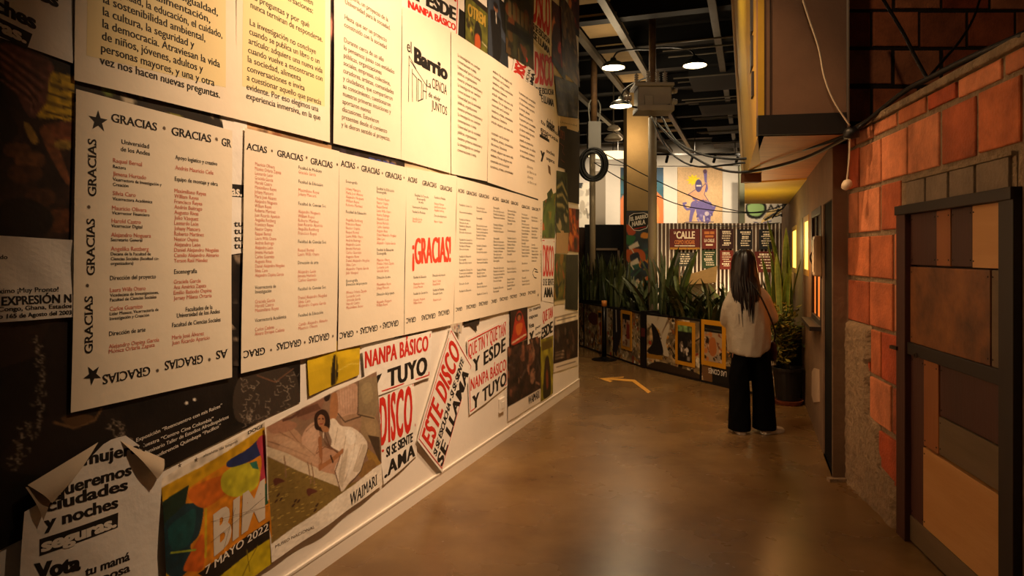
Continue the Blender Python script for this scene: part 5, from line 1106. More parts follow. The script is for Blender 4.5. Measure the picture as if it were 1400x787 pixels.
# tan awning and white board in front of the fence
o = thing('tan_awning', Vector(((950-CX)/F*12.3, 12.3, 1.0)), 'sand coloured slanting canvas awning below the signs', 'awning')
M_TAN = mat('sand_canvas', '#c29a5c', rough=.8, noise=.15, scale=6)
P = [pt(922, 379, 12.5), pt(952, 372, 12.6), pt(981, 363, 12.7), pt(979, 386, 12.1), pt(940, 389, 12.05), pt(922, 388, 12.1)]
mb = MB(); mb.prism(P, (0, .03, -.01), M_TAN); mb.build('canvas', o)
mb = MB(); mb.box((pt(950, 400, 12.2).x, 12.25, .55), (.76, .05, 1.04), mat('white_board', '#b9ab95', rough=.6, noise=.08, scale=5)); mb.build('front_board', o, bevel=.004)
# far awning, lit, with its bracket, beyond the yellow soffit
o = thing('lit_awning', pt(1060, 300, 12.3), 'small cream awning on a black bracket beyond the yellow soffit', 'awning')
mb = MB(); mb.prism([pt(1041, 305, 12.2), pt(1064, 294, 12.2), pt(1072, 285, 12.6), pt(1050, 291, 12.6)], (0, .02, .03), mat('cream_canvas', '#e6c88a', rough=.7)); mb.build('canvas', o)
mb = MB()
for q in ([(1045, 300, 12.2), (1062, 290, 12.2), (1083, 276, 12.3)], [(1056, 298, 12.15), (1064, 286, 12.3)], [(1060, 296, 12.2), (1083, 288, 12.3)], [(1068, 295, 12.2), (1084, 296, 12.3)]): mb.tube([pt(*p) for p in q], .014, M_CABLE, 6)
mb.box(pt(1079, 290, 12.45), (.22, .1, .5), BLACK); mb.build('bracket', o)

# ------------------------------------------------------------------ gallery wall: paintings, posts, track
BKP = Front(21.99)
def painting(quad, w, h, base, fn, label, name='painting', pl=BKP, d=.05, edge=True):
    sh = Sheet(pl, quad, d, 0); im = Img(w, h, base, seed=w); (s0, z0), (s1, z1), (s2, z2), _ = sh.q; im.asp = (s1-s0)/(z0-z2); fn(im, sh); sh.raster(im, PRINT)
    slab(sh, pl, s0, s1, z2, z0, 0, d-.002, mat('canvas_edge', '#b59a70', rough=.8)); return tag(sh.build(name), label, 'painting')
def rider(im, sh):
    q = lambda pts: [sh.ab(920+x/8.75, 220+y/8.75) for x, y in pts]
    im.noise(4, 6, .06); PU = '#6d5f9c'; PD = '#4a3f78'; SK = '#dfa27c'
    an = [k*math.pi/9 for k in range(18)]; im.poly(q([(238+(85 if k % 2 else 50)*math.cos(a), 230+(72 if k % 2 else 45)*math.sin(a)) for k, a in enumerate(an)]), '#f0d516')
    im.poly(q([(360, 125), (405, 120), (400, 240), (415, 330), (400, 375), (380, 370), (385, 300), (372, 240)]), PU); im.ell(*q([(378, 128)])[0], .045, .03, '#5a3a58')
    im.blob(q([(270, 340), (330, 330), (385, 260), (395, 300), (370, 400), (420, 480), (330, 500), (240, 480), (215, 420), (180, 400)]), SK); im.ell(*q([(302, 298)])[0], .078, .085, PD); im.rect(*q([(275, 290)])[0], *q([(332, 308)])[0], '#e6d6c8')
    im.line(q([(190, 395), (250, 435), (300, 480)]), .03, SK); im.line(q([(240, 450), (300, 490), (360, 470)]), .02, PU)
    im.blob(q([(215, 500), (275, 480), (280, 540), (240, 640), (220, 720), (190, 720), (200, 620)]), PU)
    im.line(q([(215, 570), (165, 580), (135, 550), (125, 510), (150, 505)]), .03, PU)
    im.blob(q([(285, 500), (340, 480), (440, 490), (470, 540), (510, 530), (490, 590), (450, 660), (430, 730), (350, 735), (290, 660), (270, 570)]), PU)
    im.scatter(60, ['#4f4480', '#8d80b5', '#5c4f8c'], (.008, .02), (.42, .62, .78, .98), 'ell'); im.ell(*q([(400, 630)])[0], .05, .03, '#c9b9c9'); im.line(q([(365, 660), (370, 730)]), .02, '#d9c2b5')
    im.noise(50, 70, .05); im.line(q([(230, 440), (215, 420), (180, 400), (270, 340), (290, 360)]), .008, PD); im.line(q([(330, 330), (385, 270), (395, 300), (370, 400), (420, 480)]), .008, PD); im.line(q([(240, 450), (330, 470), (400, 475)]), .008, PD)
    im.line(q([(150, 730), (480, 728)]), .012, '#6a5a6a')
painting([(926, 228.5), (987, 228.5), (987, 330), (926, 330)], 128, 200, '#d9b486', rider, 'painting of a masked rider with raised fist on a purple jaguar')
def papaya(im, sh):
    im.rect(0, 0, 1, .45, '#1f5a6e'); im.put(im.y < .2, '#223a5a', .6); im.noise(4, 6, .3); im.ell(.5, .72, .62, .45, '#e07a3c'); im.ell(.5, .68, .4, .3, '#e8974e'); im.line([(.15, .2), (.2, .45)], .03, '#17352a'); im.scatter(6, ['#17352a', '#2a5a3a'], (.03, .06), (.05, .15, .3, .4))
painting([(848, 229), (906.5, 229), (906.5, 325), (848, 325)], 40, 66, '#2f2a3a', papaya, 'teal and orange painting half hidden by the square column')
def sketch(im, sh): im.scatter(16, ['#b5a994', '#8d8272', '#d9cfbd'], (.03, .08)); im.line([(.1, .8), (.3, .9), (.5, .82)], .03, '#3a332a'); im.ell(.35, .4, .18, .1, '#c9bca6'); im.poly([(.02, .0), (.4, 0), (.3, .1), (.1, .1)], '#14110f')
painting([(789, 250), (809, 250), (809, 330), (789, 330)], 22, 60, '#f6ecd8', sketch, 'pale sketched picture at the end of the poster wall')
def mural(im, sh):
    im.noise(4, 4, .05); im.blob([(.02, .2), (.2, .12), (.42, .15), (.45, .35), (.3, .5), (.06, .45)], '#1a1712'); im.blob([(.06, .22), (.2, .16), (.38, .2), (.4, .33), (.28, .44), (.1, .4)], '#9cc07a'); im.blob([(.15, .95), (.2, .7), (.4, .6), (.6, .7), (.62, .98)], '#df7a62'); im.line([(.3, .62), (.55, .55)], .03, '#4a4a7a'); im.line([(.2, .58), (.5, .66)], .03, '#3a3a5a')
    for k in range(3): im.line([(.48+k*.15, .35), (.55+k*.15, .2), (.6+k*.15, .3)], .03, '#1a1410')
painting([(1018, 268), (1082, 268), (1082, 330), (1018, 330)], 50, 46, '#d9cdbb', mural, 'pale mural with green and pink shapes seen under the yellow soffit', 'mural')
mb = MB(); mb.box((pt(820, 300, 21.6).x, 21.75, 2.1), (.36, .3, 4.2), mat('grey_pilaster', '#8d8272', rough=.7)); structure(mb.build('trim_3'))
mb = MB(); mb.box((pt(1013.5, 300, 20.5).x, 20.5, 2.1), (.15, .15, 4.25), mat('green_grey_post', '#6a6a52', rough=.6)); structure(mb.build('trim_4'))
mb = MB()
o = thing('track_lights', pt(960, 210, 19), 'black lighting track with small spotlights below the ceiling at the gallery wall', 'track light')
mb.box(pt(950, 211, 19), (4.6, .06, .05), BLACK); mb.box(pt(830, 214, 19), (1.2, .06, .05), BLACK); mb.build('track', o)
for u in (815, 845, 890, 950, 1005):
    mb = MB(); mb.tube([pt(u, 212, 19), Vector((pt(u, 212, 19).x, 19, 5.22))], .012, BLACK, 6); mb.build('hanger', o)
for u in (860, 912, 946, 977, 1008):
    mb = MB(); c = pt(u, 211, 19); mb.tube([c, c-up*.1], .012, BLACK, 6); mb.tube([c-up*.1+Vector((0, -.08, .04)), c-up*.14+Vector((0, .1, -.06))], .04, BLACK, 10); mb.build('spot_head', o)
# dark partition with a framed opening, switch plate
mb = MB(); PY = 15.0; x0, x1 = (800-CX)/F*PY, (858-CX)/F*PY; mb.box(((x0+x1)/2, PY+.05, 1.12), (x1-x0, .1, 2.24), mat('black_partition', '#0c0b0b', rough=.7)); structure(mb.build('wall_partition'))
mb = MB(); M_FRW = mat('beige_frame', '#a8927a', rough=.6)
PT = Front(14.97)
for u0, u1, v0, v1 in ((815, 847, 339, 342), (844, 847, 339, 384), (833, 856, 383, 400)): slab_px(mb, PT, u0, u1, v0, v1, 0, .03, M_FRW)
structure(mb.build('trim_5'))
mb = MB(); slab_px(mb, PT, 848, 855.5, 353, 368, 0, .04, M_FRW); slab_px(mb, PT, 849.5, 854, 355, 360, .04, .045, BLACK); tag(mb.build('control_panel'), 'small beige control panel on the black partition', 'panel')
mb = MB(); mb.box((pt(795, 350, 15.6).x, 15.6, 1.1), (.35, .1, 2.2), mat('brown_panel', '#5a4436', rough=.8)); structure(mb.build('wall_partition_end'))
# illustrated panel with a badge
PB = Front(12.6)
def barrio(im, sh):
    q = lambda pts: [sh.ab(785+x/5.625, 290+y/5.625) for x, y in pts]
    im.noise(4, 10, .4); im.poly(q([(395, 0), (560, 0), (560, 60), (395, 60)]), '#3a3038'); im.scatter(26, ['#c9652a', '#1d3a4a', '#2c5a4a', '#a33a2c', '#d98a2c', '#1a2a44'], (.03, .08), (0, .2, 1, 1))
    im.blob(q([(400, 290), (520, 290), (540, 370), (420, 390)]), '#c2561f'); im.blob(q([(430, 330), (490, 310), (500, 380), (440, 380)]), '#1d2436')
    im.blob(q([(395, 100), (450, 110), (470, 160), (420, 180)]), '#c9542c'); im.blob(q([(520, 160), (570, 165), (560, 200), (510, 195)]), '#d98a2c'); im.blob(q([(400, 180), (470, 190), (440, 250), (400, 240)]), '#2c6a3a')
    for dy in (0, 128): im.poly(q([(415, 265+dy), (485, 222+dy), (500, 262+dy), (425, 288+dy)]), '#e6d6c0'); im.line(q([(440, 285+dy), (455, 310+dy)]), .012, '#e6d6c0')
    im.blob(q([(460, 540), (490, 510), (500, 550), (470, 570)]), '#e0c9b5'); im.rect(0, .92, 1, 1, '#241c16')
sh = Sheet(PB, [(856, 288), (889, 288), (889, 415), (856, 415)], .03, 0); im = Img(40, 110, '#22303a', seed=5); (s0, z0), _, (s1, z1), _ = sh.q; im.asp = (s1-s0)/(z0-z1); barrio(im, sh); sh.raster(im, PRINT); slab(sh, PB, s0, s1, z1, z0, 0, .028, BLACK)
def ring(pts, f): cx = sum(p[0] for p in pts)/len(pts); cy = sum(p[1] for p in pts)/len(pts); return [(cx+(x-cx)*f, cy+(y-cy)*f) for x, y in pts]
bp = [(860, 295), (866, 291.5), (880, 290.5), (887, 293), (888, 303), (884, 312), (874, 315.5), (866, 315), (859, 307)]
sh.ppx(bp, WHITEINK, .003); sh.ppx(ring(bp, .93), BLACK, .004); sh.tp2('EL BARRIO', (861.5, 302), (885.5, 297.5), 5, WHITEINK, lift=.005, off=.03, fat=.04); sh.tp2('HABLA', (863.5, 309.5), (882, 306), 6, WHITEINK, lift=.005, off=.03, fat=.04); sh.spx([(866, 313), (882, 310)], 1, RED, .005)
tag(sh.build('mural_board'), 'illustrated board with megaphones and a black badge EL BARRIO HABLA', 'board')
# square column
mb = MB(); mb.box(((857+887-2*CX)/2/F*14, 14.2, 2.6), (30/F*14, .42, 5.2), mat('beige_column', '#b0925f', rough=.8, noise=.1, scale=5, bump=.15, bscale=50)); structure(mb.build('wall_column'))

# ------------------------------------------------------------------ utility poles, transformer, coil, lamps
M_POLE = mat('grey_pole_paint', '#9a8a70', rough=.6, noise=.15, scale=5); M_RUST = mat('rusty_tube', '#7a5a34', color2='#4a3220', rough=.7, scale=7); M_TANK = mat('beige_grey_tank', '#8d806e', rough=.55, noise=.12, scale=5)
bp_ = Vector(((892-CX)/F*9.85, 9.85, 0))
o = thing('utility_pole', bp_, 'thick grey pole carrying the transformer, standing behind the planters', 'pole')
mb = MB(); mb.tube([bp_, bp_+up*3.55], [.068, .06], M_POLE, 16); mb.build('pole', o, smooth=True)
mb = MB(); mb.tube([bp_+up*3.5, bp_+up*5.2], .05, M_RUST, 14); mb.build('upper_tube', o, smooth=True)
TR = Front(9.62); tb = pt(892, 152, 9.6)
o = thing('transformer', tb, 'beige grey transformer box mounted high on the thick pole', 'transformer')
mb = MB(); c = pt(892, 134, 9.55); mb.box(c, (.46, .34, .3), M_TANK); mb.build('tank', o, bevel=.02)
mb = MB(); c = pt(891, 119.5, 9.55); mb.box(c, (.54, .42, .05), M_TANK); mb.build('lid', o, bevel=.012)
mb = MB(); c = pt(893, 151, 9.5); mb.box(c, (.5, .4, .08), M_TANK); mb.build('base_plate', o, bevel=.01)
mb = MB(); c = pt(887, 138, 9.36); mb.box(c, (.12, .05, .16), M_TANK); mb.build('terminal_cover', o, bevel=.01)
mb = MB(); mb.tube(smooth([pt(864, 146, 9.37), pt(892, 148, 9.36), pt(916, 143, 9.37)]), .014, M_CABLE, 6); mb.build('strap', o)
for u, v, y in ((870, 112, 9.6), (886, 108, 9.7), (899, 108, 9.7), (909, 109, 9.55)):
    mb = MB(); c = pt(u, v+4, y); pr = []
    for k in range(5): pr += [(.018, k*.03), (.034, k*.03+.008), (.034, k*.03+.014), (.018, k*.03+.022)]
    mb.lathe([(0, -.02)]+pr+[(.008, .155), (0, .17)], c, mat('insulator', '#9c9080', rough=.35), 12); mb.build('insulator', o, smooth=True)
for u, v in ((918, 124), (918, 139), (861, 134)):
    mb = MB(); c = pt(u, v, 9.55); sg = 1 if u > 890 else -1; A3 = Matrix.Rotation(sg*math.pi/2, 3, 'Y'); mb.lathe([(0, -.03), (.04, -.02), (.045, 0), (.03, .01), (.045, .02), (.045, .04), (.03, .05), (.04, .06), (.03, .08), (0, .085)], c, MATS['insulator'], 12, A3); mb.build('bushing', o, smooth=True)
p2 = Vector(((810-CX)/F*11.8, 11.8, 0))
o = thing('utility_pole', p2, 'thin pole with a rusty top at the end of the poster wall', 'pole')
mb = MB(); mb.tube([p2, p2+up*3.5], .052, M_POLE, 14); mb.build('pole', o, smooth=True)
mb = MB(); c = pt(812, 187, 11.8); mb.box(c, (.22, .2, .5), mat('grey_box', '#7c7a76', rough=.5)); mb.build('meter_housing', o, bevel=.008)
mb = MB(); mb.tube([c+up*.24, Vector((c.x, 11.8, 5.2))], .055, M_RUST, 14); mb.build('upper_tube', o, smooth=True)
mb = MB()
for s in (-1, 1): mb.tube(smooth([c+Vector((s*.08, -.06, .25)), c+Vector((s*.1, -.06, .5)), c+Vector((s*.06, -.05, .62))]), .012, mat('galv_tube', '#8d8a80', rough=.4, metal=.5), 6)
mb.build('side_tube', o)
mb = MB(); c = pt(809, 225, 11.55); r_ = random.Random(4)
for k in range(20):
    ra = .15+.085*r_.random(); rb = ra+.045; oy = (r_.random()-.5)*.07; ph = r_.random()*.2
    mb.tube([c+Vector((ra*math.cos(q)+.01*k*.2, oy, rb*math.sin(q+ph*.1))) for q in [j*math.pi/14 for j in range(29)]], .013, M_CABLE, 6, False)
tag(mb.build('cable_coil', smooth=True), 'coil of black cable hung on the thin pole beside the poster wall', 'cable coil')
M_SHADE = mat('dark_green_enamel', '#20221c', rough=.35); M_BULB = mat('lit_lamp_disc', '#fff1d0', emit='#ffe2ab', estr=14)
def dome(label, u, v, Y, r, side, arm):
    c = pt(u, v, Y); o = thing('street_lamp', c, label, 'lamp')
    pr = [(r, 0), (r*.98, r*.14), (r*.86, r*.32), (r*.6, r*.5), (r*.3, r*.6), (r*.22, r*.85), (0, r*.9)]
    mb = MB(); mb.lathe(pr, c, M_SHADE, 28); mb.build('lamp_shade', o, smooth=True)
    mb = MB(); mb.lathe([(0, .012), (r*.93, .012), (r*.93, .004), (0, .002)], c, M_BULB, 28); mb.build('lit_disc', o)
    mb = MB(); e_ = Vector((bp_.x, bp_.y, c.z+arm)); mb.tube(smooth([c+up*r*.85, c+up*r*1.15+(e_-c)*.15, c.lerp(e_, .6)+up*.12, e_]), .014, M_CABLE, 8); mb.build('arm', o, smooth=True)
    l = lamp('lamp_light', c-up*.1, 11, (1, .78, .5), .12); l.parent = o; l.location = (0, 0, -.1)
dome('lit dome lamp left of the transformer, upper one', 838.5, 93, 10.9, .187, 1, -.02)
dome('lit dome lamp right of the transformer', 950, 90, 10.8, .187, -1, .0)
dome('lit dome lamp left of the transformer, lower and darker one', 849, 145.5, 10.5, .172, 1, .3)
for u, v, r, lab in ((839, 176, .13, 'upper small white cage lamp hanging left of the square column'), (838.5, 190, .18, 'lower small white cage lamp hanging left of the square column')):
    c = pt(u, v, 13.2); o = thing('cage_lamp', c, lab, 'lamp')
    mb = MB(); mb.lathe([(r*.2, r*.6), (r*.6, r*.45), (r, .0), (r*.95, -.02), (r*.5, -.03), (0, -.04)], c, mat('white_enamel', '#b8ad98', rough=.4), 16); mb.build('shade', o, smooth=True)
    mb = MB(); mb.tube([c+up*r*.5, Vector((c.x, c.y, 5.22))], .01, M_STEEL, 6); mb.build('rod', o)
c = pt(838, 213, 17.5); o = thing('flat_lamp', c, 'flat glowing ceiling lamp behind the hanging cage lamps', 'lamp'); mb = MB(); mb.lathe([(0, .1), (.5, .06), (.62, 0), (0, 0)], c, mat('lit_flat_lamp', '#fff3da', emit='#ffdca0', estr=2.2), 28); mb.build('diffuser', o); mb = MB(); mb.tube([c+up*.08, Vector((c.x, c.y, 5.22))], .012, BLACK, 6); mb.build('rod', o)
# ------------------------------------------------------------------ planters covered in torn posters
LN1 = Wall(4.61, -.2876, 9.7, -1); LN2 = Wall(6.642, -.497, 9.7, -1)
M_BOARD = mat('black_board', '#15120f', rough=.6); M_SOIL = mat('dark_soil', '#1d140d', rough=1, noise=.5, scale=30, bump=1, bscale=40)
M_ORANGE = mat('orange_frame_print', '#dd9a1e', rough=.5, noise=.05, scale=6)
PH = .78
def collage(seed, extra=None):
    def f(im, sh):
        im.noise(8, 8, .4); im.scatter(80, ['#c9b48d', '#a08a62', '#4a3a28', '#d9cbaa', '#6d5a3c', '#2a2018', '#8d5a2c', '#b59a5a'], (.03, .09))
        im.scatter(120, ['#f0e2c5', '#1d1712', '#5a4a34', '#a03a24', '#c98a34'], (.015, .05)); im.scatter(24, ['#1d1712', '#d9cbaa'], (.02, .06), kind='line'); im.scatter(90, ['#f0e6cc', '#d6c49c', '#241c14'], (.008, .022), kind='line'); im.noise(24, 20, .2)
        if extra: extra(im, sh)
    return f
def planter(pl, u0, u1, seed, label, extra=None, base='#a8906a'):
    s0, s1 = pl.w(u0, 0)[0], pl.w(u1, 0)[0]; c = pl.p((s0+s1)/2, 0, -.22)
    o = thing('planter_box', c, label, 'planter', None)
    mb = MB(); t = .03
    for a, b, d0, d1 in ((s0, s1, -.03, 0), (s0, s1, -.45, -.42), (s0, s0+t, -.42, -.03), (s1-t, s1, -.42, -.03)): slab(mb, pl, a, b, 0, PH, d0, d1, M_BOARD)
    mb.build('box', o)
    mb = MB(); slab(mb, pl, s0+t, s1-t, PH-.12, PH-.08, -.42, -.03, M_SOIL); mb.build('soil', o)
    sh = Sheet(pl, [(s0+.01, PH-.03), (s1-.01, PH-.03), (s1-.01, .03), (s0+.01, .03)], .004, 0, px=False); im = Img(int(50+110*(s1-s0)), 110, base, seed=seed); im.asp = (s1-s0)/(PH-.06); collage(seed, extra)(im, sh); sh.raster(im, PRINT)
    if seed == 5:
        V, Fc = layout('LAS CONES', off=.02); w = max(p[0] for p in V); A_, B_ = pl.w(994, 508), pl.w(969, 502)
        sh.add([sh.W(A_[0]+(B_[0]-A_[0])*x/w, A_[1]-y*.06, .002+kz) for x, y, kz in V], Fc, WHITEINK)
    sh.build('collage_panel', o)
    return o
def px_paint(f):
    def g(im, sh): f(im, lambda pts: [sh.ab(870+x/5.246, 410+y/5.246) for x, y in pts])
    return g
def exD(im, q):
    im.blob(q([(70, 110), (200, 110), (240, 180), (215, 300), (235, 400), (190, 380), (180, 260), (150, 200), (90, 170)]), '#d6c8ac'); im.blob(q([(110, 170), (150, 210), (175, 280), (190, 390), (80, 370), (120, 300)]), '#1b1614'); im.poly(q([(70, 380), (190, 400), (190, 430), (70, 410)]), '#b5812a'); im.blob(q([(150, 440), (300, 480), (450, 530), (450, 580), (250, 540), (80, 490)]), '#3a2a1c')
def exE(im, q): im.poly(q([(540, 460), (700, 480), (700, 640), (545, 600)]), '#151210'); im.blob(q([(475, 470), (530, 470), (545, 590), (490, 580)]), '#7a5634'); im.poly(q([(545, 600), (700, 630), (700, 645), (545, 615)]), '#c9bda5')
planter(LN1, 776, 798, 1, 'leftmost planter box covered in torn posters, at the end of the poster wall')
def exB(im, sh): im.ell(.35, .3, .2, .14, '#5a241a'); im.line([(.3, .95), (.42, .6), (.65, .55), (.7, .95)], .05, '#3a2f24'); im.poly([(.7, 0), (.85, 0), (.85, .5), (.72, .5)], '#cbbfa8')
planter(LN1, 799, 838.5, 2, 'planter box with torn posters behind the black barrier post', exB, '#a08c68')
def exC(im, sh): im.poly([(.0, .0), (.24, .0), (.3, .5), (.1, .95), (0, .9)], '#231a22'); im.line([(.08, .0), (.1, .45)], .05, '#d6cab2')
planter(LN1, 839.5, 876, 3, 'planter box with one small framed notice, between barrier post and dark upright', exC)
planter(LN2, 884, 957.5, 4, 'long planter box whose framed notice has a green top', px_paint(exD), '#a08760')
planter(LN2, 959, 1034, 5, 'planter box partly hidden by the person, white words upside down on black', px_paint(exE), '#8d7452')
planter(LN2, 1035.5, 1062, 6, 'planter box between the legs of the person and the potted bush')
mb = MB(); slab(mb, LN2, LN2.w(876.8, 0)[0], LN2.w(883.2, 0)[0], 0, .8, -.3, .01, mat('dark_upright', '#17110f', rough=.5, noise=.3, scale=9)); sh = LN2
slab(mb, LN2, LN2.w(877.5, 0)[0], LN2.w(882.5, 0)[0], .44, .56, .01, .014, mat('dull_red_print', '#5a1d16')); tag(mb.build('corner_post'), 'dark upright post joining the two runs of planter boxes', 'post')
def notice(pl, q, label, fn, seed):
    um = (q[0]+q[1])/2; s0, s1 = pl.w(q[0], 0)[0], pl.w(q[1], 0)[0]; z1 = pl.w(um, q[2])[1]; z0 = pl.w(um, q[3])[1]
    sh = Sheet(pl, [(s0, z1), (s1, z1), (s1, z0), (s0, z0)], .012, 0, px=False); im = Img(34, 54, '#b59a7a', seed=seed); im.asp = (s1-s0)/(z1-z0); fn(im)
    slab(sh, pl, s0, s1, z0, z1, .006, .0115, M_ORANGE)
    w = .14*(s1-s0)
    inner = Sheet(pl, [(s0+w, z1-w), (s1-w, z1-w), (s1-w, z0+w), (s0+w, z0+w)], .014, 0, px=False); inner.raster(im, PRINT)
    o = tag(sh.build('framed_notice'), label, 'notice'); inner.build('print', o); return o
def n1(im): im.rect(0, 0, 1, .17, '#14110f'); im.scatter(26, ['#c9a37a', '#7a4a34', '#2a1d16', '#d9c4a8', '#a05a3a'], (.04, .1), (0, .2, 1, 1)); im.rect(.55, .3, .95, .75, '#8d3424')
def n2(im): im.rect(0, 0, 1, 1, '#1c1815'); im.rect(0, 0, 1, .17, '#7d9a5c'); im.noise(8, 12, .5); im.scatter(20, ['#0e0c0b', '#4a4038', '#7a6a58'], (.04, .12), (0, .3, 1, .9)); im.scatter(7, ['#e0d2c0'], (.03, .07), (.25, .55, .75, .8)); im.rect(.66, .85, .84, .96, '#a0968a')
def n3(im): im.rect(0, 0, 1, .2, '#12100f'); im.line([(.05, .12), (.95, .14)], .02, '#5a5a4a'); im.scatter(40, ['#c97a3c', '#2a1d16', '#d9b48d', '#8d4a2c', '#4a3a2c'], (.04, .1), (0, .25, 1, 1)); im.blob([(.3, .4), (.6, .35), (.7, .7), (.5, .85), (.3, .75)], '#b56a34'); im.rect(.72, .8, .92, .94, '#9c9080')
notice(LN1, (818, 824, 425, 470), 'narrow orange-framed notice behind the black barrier post', n1, 1)
notice(LN1, (850, 864.5, 424.5, 478), 'orange-framed notice with a black strip on top and red patch, left of dark upright', n1, 2)
notice(LN2, (924, 951, 439.5, 499.5), 'orange-framed notice with a green top and a dark photo', n2, 3)
notice(LN2, (959.7, 993, 438, 501), 'orange-framed notice with a black top just left of the person', n3, 4)
# barrier post with belt, floor arrow
M_BLKM = mat('black_metal', '#12110f', rough=.35, metal=.4)
c = Vector(((826-CX)/F*10.4, 10.4, 0)); o = thing('barrier_post', c, 'black belt barrier post with an orange-taped top before the planters', 'barrier')
mb = MB(); mb.lathe([(0, 0), (.19, 0), (.19, .012), (.08, .03), (.04, .05), (0, .05)], c, M_BLKM, 24); mb.build('base', o, smooth=False)
mb = MB(); mb.tube([c+up*.04, c+up*.87], .036, M_BLKM, 16); mb.build('post', o, smooth=True)
mb = MB(); mb.tube([c+up*.81, c+up*.895], .04, mat('orange_tape', '#d98a3c', rough=.5), 16); mb.build('taped_top', o, smooth=True)
mb = MB(); e = Vector(((776-CX)/F*10.9, 10.9, .865)); d_ = (e-c-up*.865); mb.prism([c+up*.84, c+d_+up*.84, c+d_+up*.89, c+up*.89], (0, .004, 0), M_BLKM); mb.build('belt', o)
mb = MB(); M_ARR = mat('orange_floor_tape', '#e0a13a', rough=.5)
def fl(u, v): Y = floor_y(v); return Vector(((u-CX)/F*Y, Y, .002))
mb.prism([fl(*p) for p in ((819, 517.3), (834, 522.5), (837.5, 520.6), (830, 518.6), (864.5, 521.8), (886, 537.6), (890, 535.5), (868, 519.2), (833, 516.7), (852, 516.2), (853, 515))], (0, 0, .002), M_ARR)
tag(mb.build('floor_arrow'), 'orange tape arrow with a bent shaft on the floor before the planters', 'arrow')

# ------------------------------------------------------------------ plants
M_LEAF = mat('snake_leaf', attr=True, rough=.45, noise=.35, scale=14, stretch=(1, 1, 2.2))
M_BUSH = mat('bush_leaf', attr=True, rough=.4, noise=.2, scale=20)
def blade(mb, base, h, w, lean, az, r, col, edge=None, m=None, seg=9, fold=.25):
    """one stiff leaf: base point, height, width, lean (0 upright), azimuth"""
    dx, dy = math.cos(az), math.sin(az); px_, py_ = -dy, dx; vs = []; cols = []
    tw = r.uniform(-.7, .7)
    for i in range(seg+1):
        t = i/seg; ww = w*(.55+.9*t-.2*t*t)*(1-t**3.2)**.8*.5+.0015; off = lean*h*t*t; z = h*(t-.18*lean*t*t)
        a = az+math.pi/2+tw*t; qx, qy = math.cos(a), math.sin(a)
        c = Vector((base[0]+dx*off, base[1]+dy*off, base[2]+z))
        for k, (f, g) in enumerate(((-1, 1), (-.78, .7), (0, 0), (.78, .7), (1, 1))):
            vs.append(c+Vector((qx*ww*f, qy*ww*f, 0))+Vector((dx, dy, 0))*(fold*ww*g))
            b = .8+.4*((i*7+int(t*23)) % 3)/2
            cols.append(tuple(x*b for x in lin(col)) if k in (1, 2, 3) or not edge else lin(edge))
    fs = [(i*5+k, i*5+k+1, (i+1)*5+k+1, (i+1)*5+k) for i in range(seg) for k in range(4)]
    mb.add(vs, fs, m or M_LEAF, cols)
def snake(seed, n, h, spread, cols, edge=None, lean=.12, w=.07):
    r = random.Random(seed); mb = MB()
    for k in range(n):
        a = r.uniform(0, 6.28); q = spread*math.sqrt(r.random())
        blade(mb, (q*math.cos(a), q*math.sin(a), 0), h*r.uniform(.55, 1.05), w*r.uniform(.7, 1.2), lean*r.uniform(.2, 2.2), r.uniform(0, 6.28), r, r.choice(cols), edge)
    return mb
GREENS = ['#4a5430', '#56603a', '#38442a', '#666a42', '#4d5a2c']
def plants(pl, us, build, z, label, group, rs, d=-.22, hs=(.85, 1.15)):
    r = random.Random(rs); first = None
    for i, u in enumerate(us):
        c = pl.p(pl.w(u, 0)[0], z, d+r.uniform(-.08, .08))
        if first is None: o = first = build.build('snake_plant', origin=(0, 0, 0))
        else: o = first.copy(); COL.objects.link(o)
        o.location = c; o.rotation_euler = (0, 0, r.uniform(0, 6.28)); k = r.uniform(*hs); o.scale = (k*.95, k*.95, k)
        tag(o, label, 'plant', group)
ZS = PH-.09
plants(LN1, [779, 786, 792], snake(1, 14, .95, .12, GREENS), ZS, 'tall dark snake plant in the leftmost planter box', 'snake plants in the leftmost planter', 1)
plants(LN1, [801, 808, 815, 822, 829, 835], snake(2, 15, .92, .13, GREENS), ZS, 'tall snake plant in the planter box behind the barrier post', 'snake plants behind the barrier post', 2)
plants(LN1, [842, 849, 856, 863, 870], snake(3, 13, .66, .14, GREENS, lean=.3, w=.075), ZS, 'low spreading snake plant in the planter box left of the dark upright', 'snake plants left of the dark upright', 3)
plants(LN2, [887, 899, 908], snake(4, 14, .98, .14, GREENS, lean=.16), ZS, 'tall dark snake plant just right of the thick pole', 'snake plants beside the thick pole', 4)
plants(LN2, [919, 931, 943, 953], snake(5, 12, .58, .14, GREENS, lean=.5, w=.075), ZS, 'low broad-leaved snake plant above the green-topped notice', 'snake plants above the green-topped notice', 5)
plants(LN2, [963, 974, 985, 997], snake(6, 12, .62, .13, GREENS, lean=.4, w=.07), ZS, 'snake plant in the planter box just left of the person', 'snake plants left of the person', 6)
plants(LN2, [1012, 1026], snake(7, 9, .7, .12, GREENS, lean=.2), ZS, 'snake plant behind the person', 'snake plants behind the person', 7)
PALE = ['#6f8a3c', '#5d7a36', '#7d944a']
plants(LN2, [1040, 1048, 1056], snake(8, 7, 1.0, .08, PALE, '#c9c05c', lean=.08, w=.085), ZS, 'tall yellow-edged snake plant right of the head of the person', 'yellow-edged snake plants', 8, hs=(.9, 1.2))
o = None
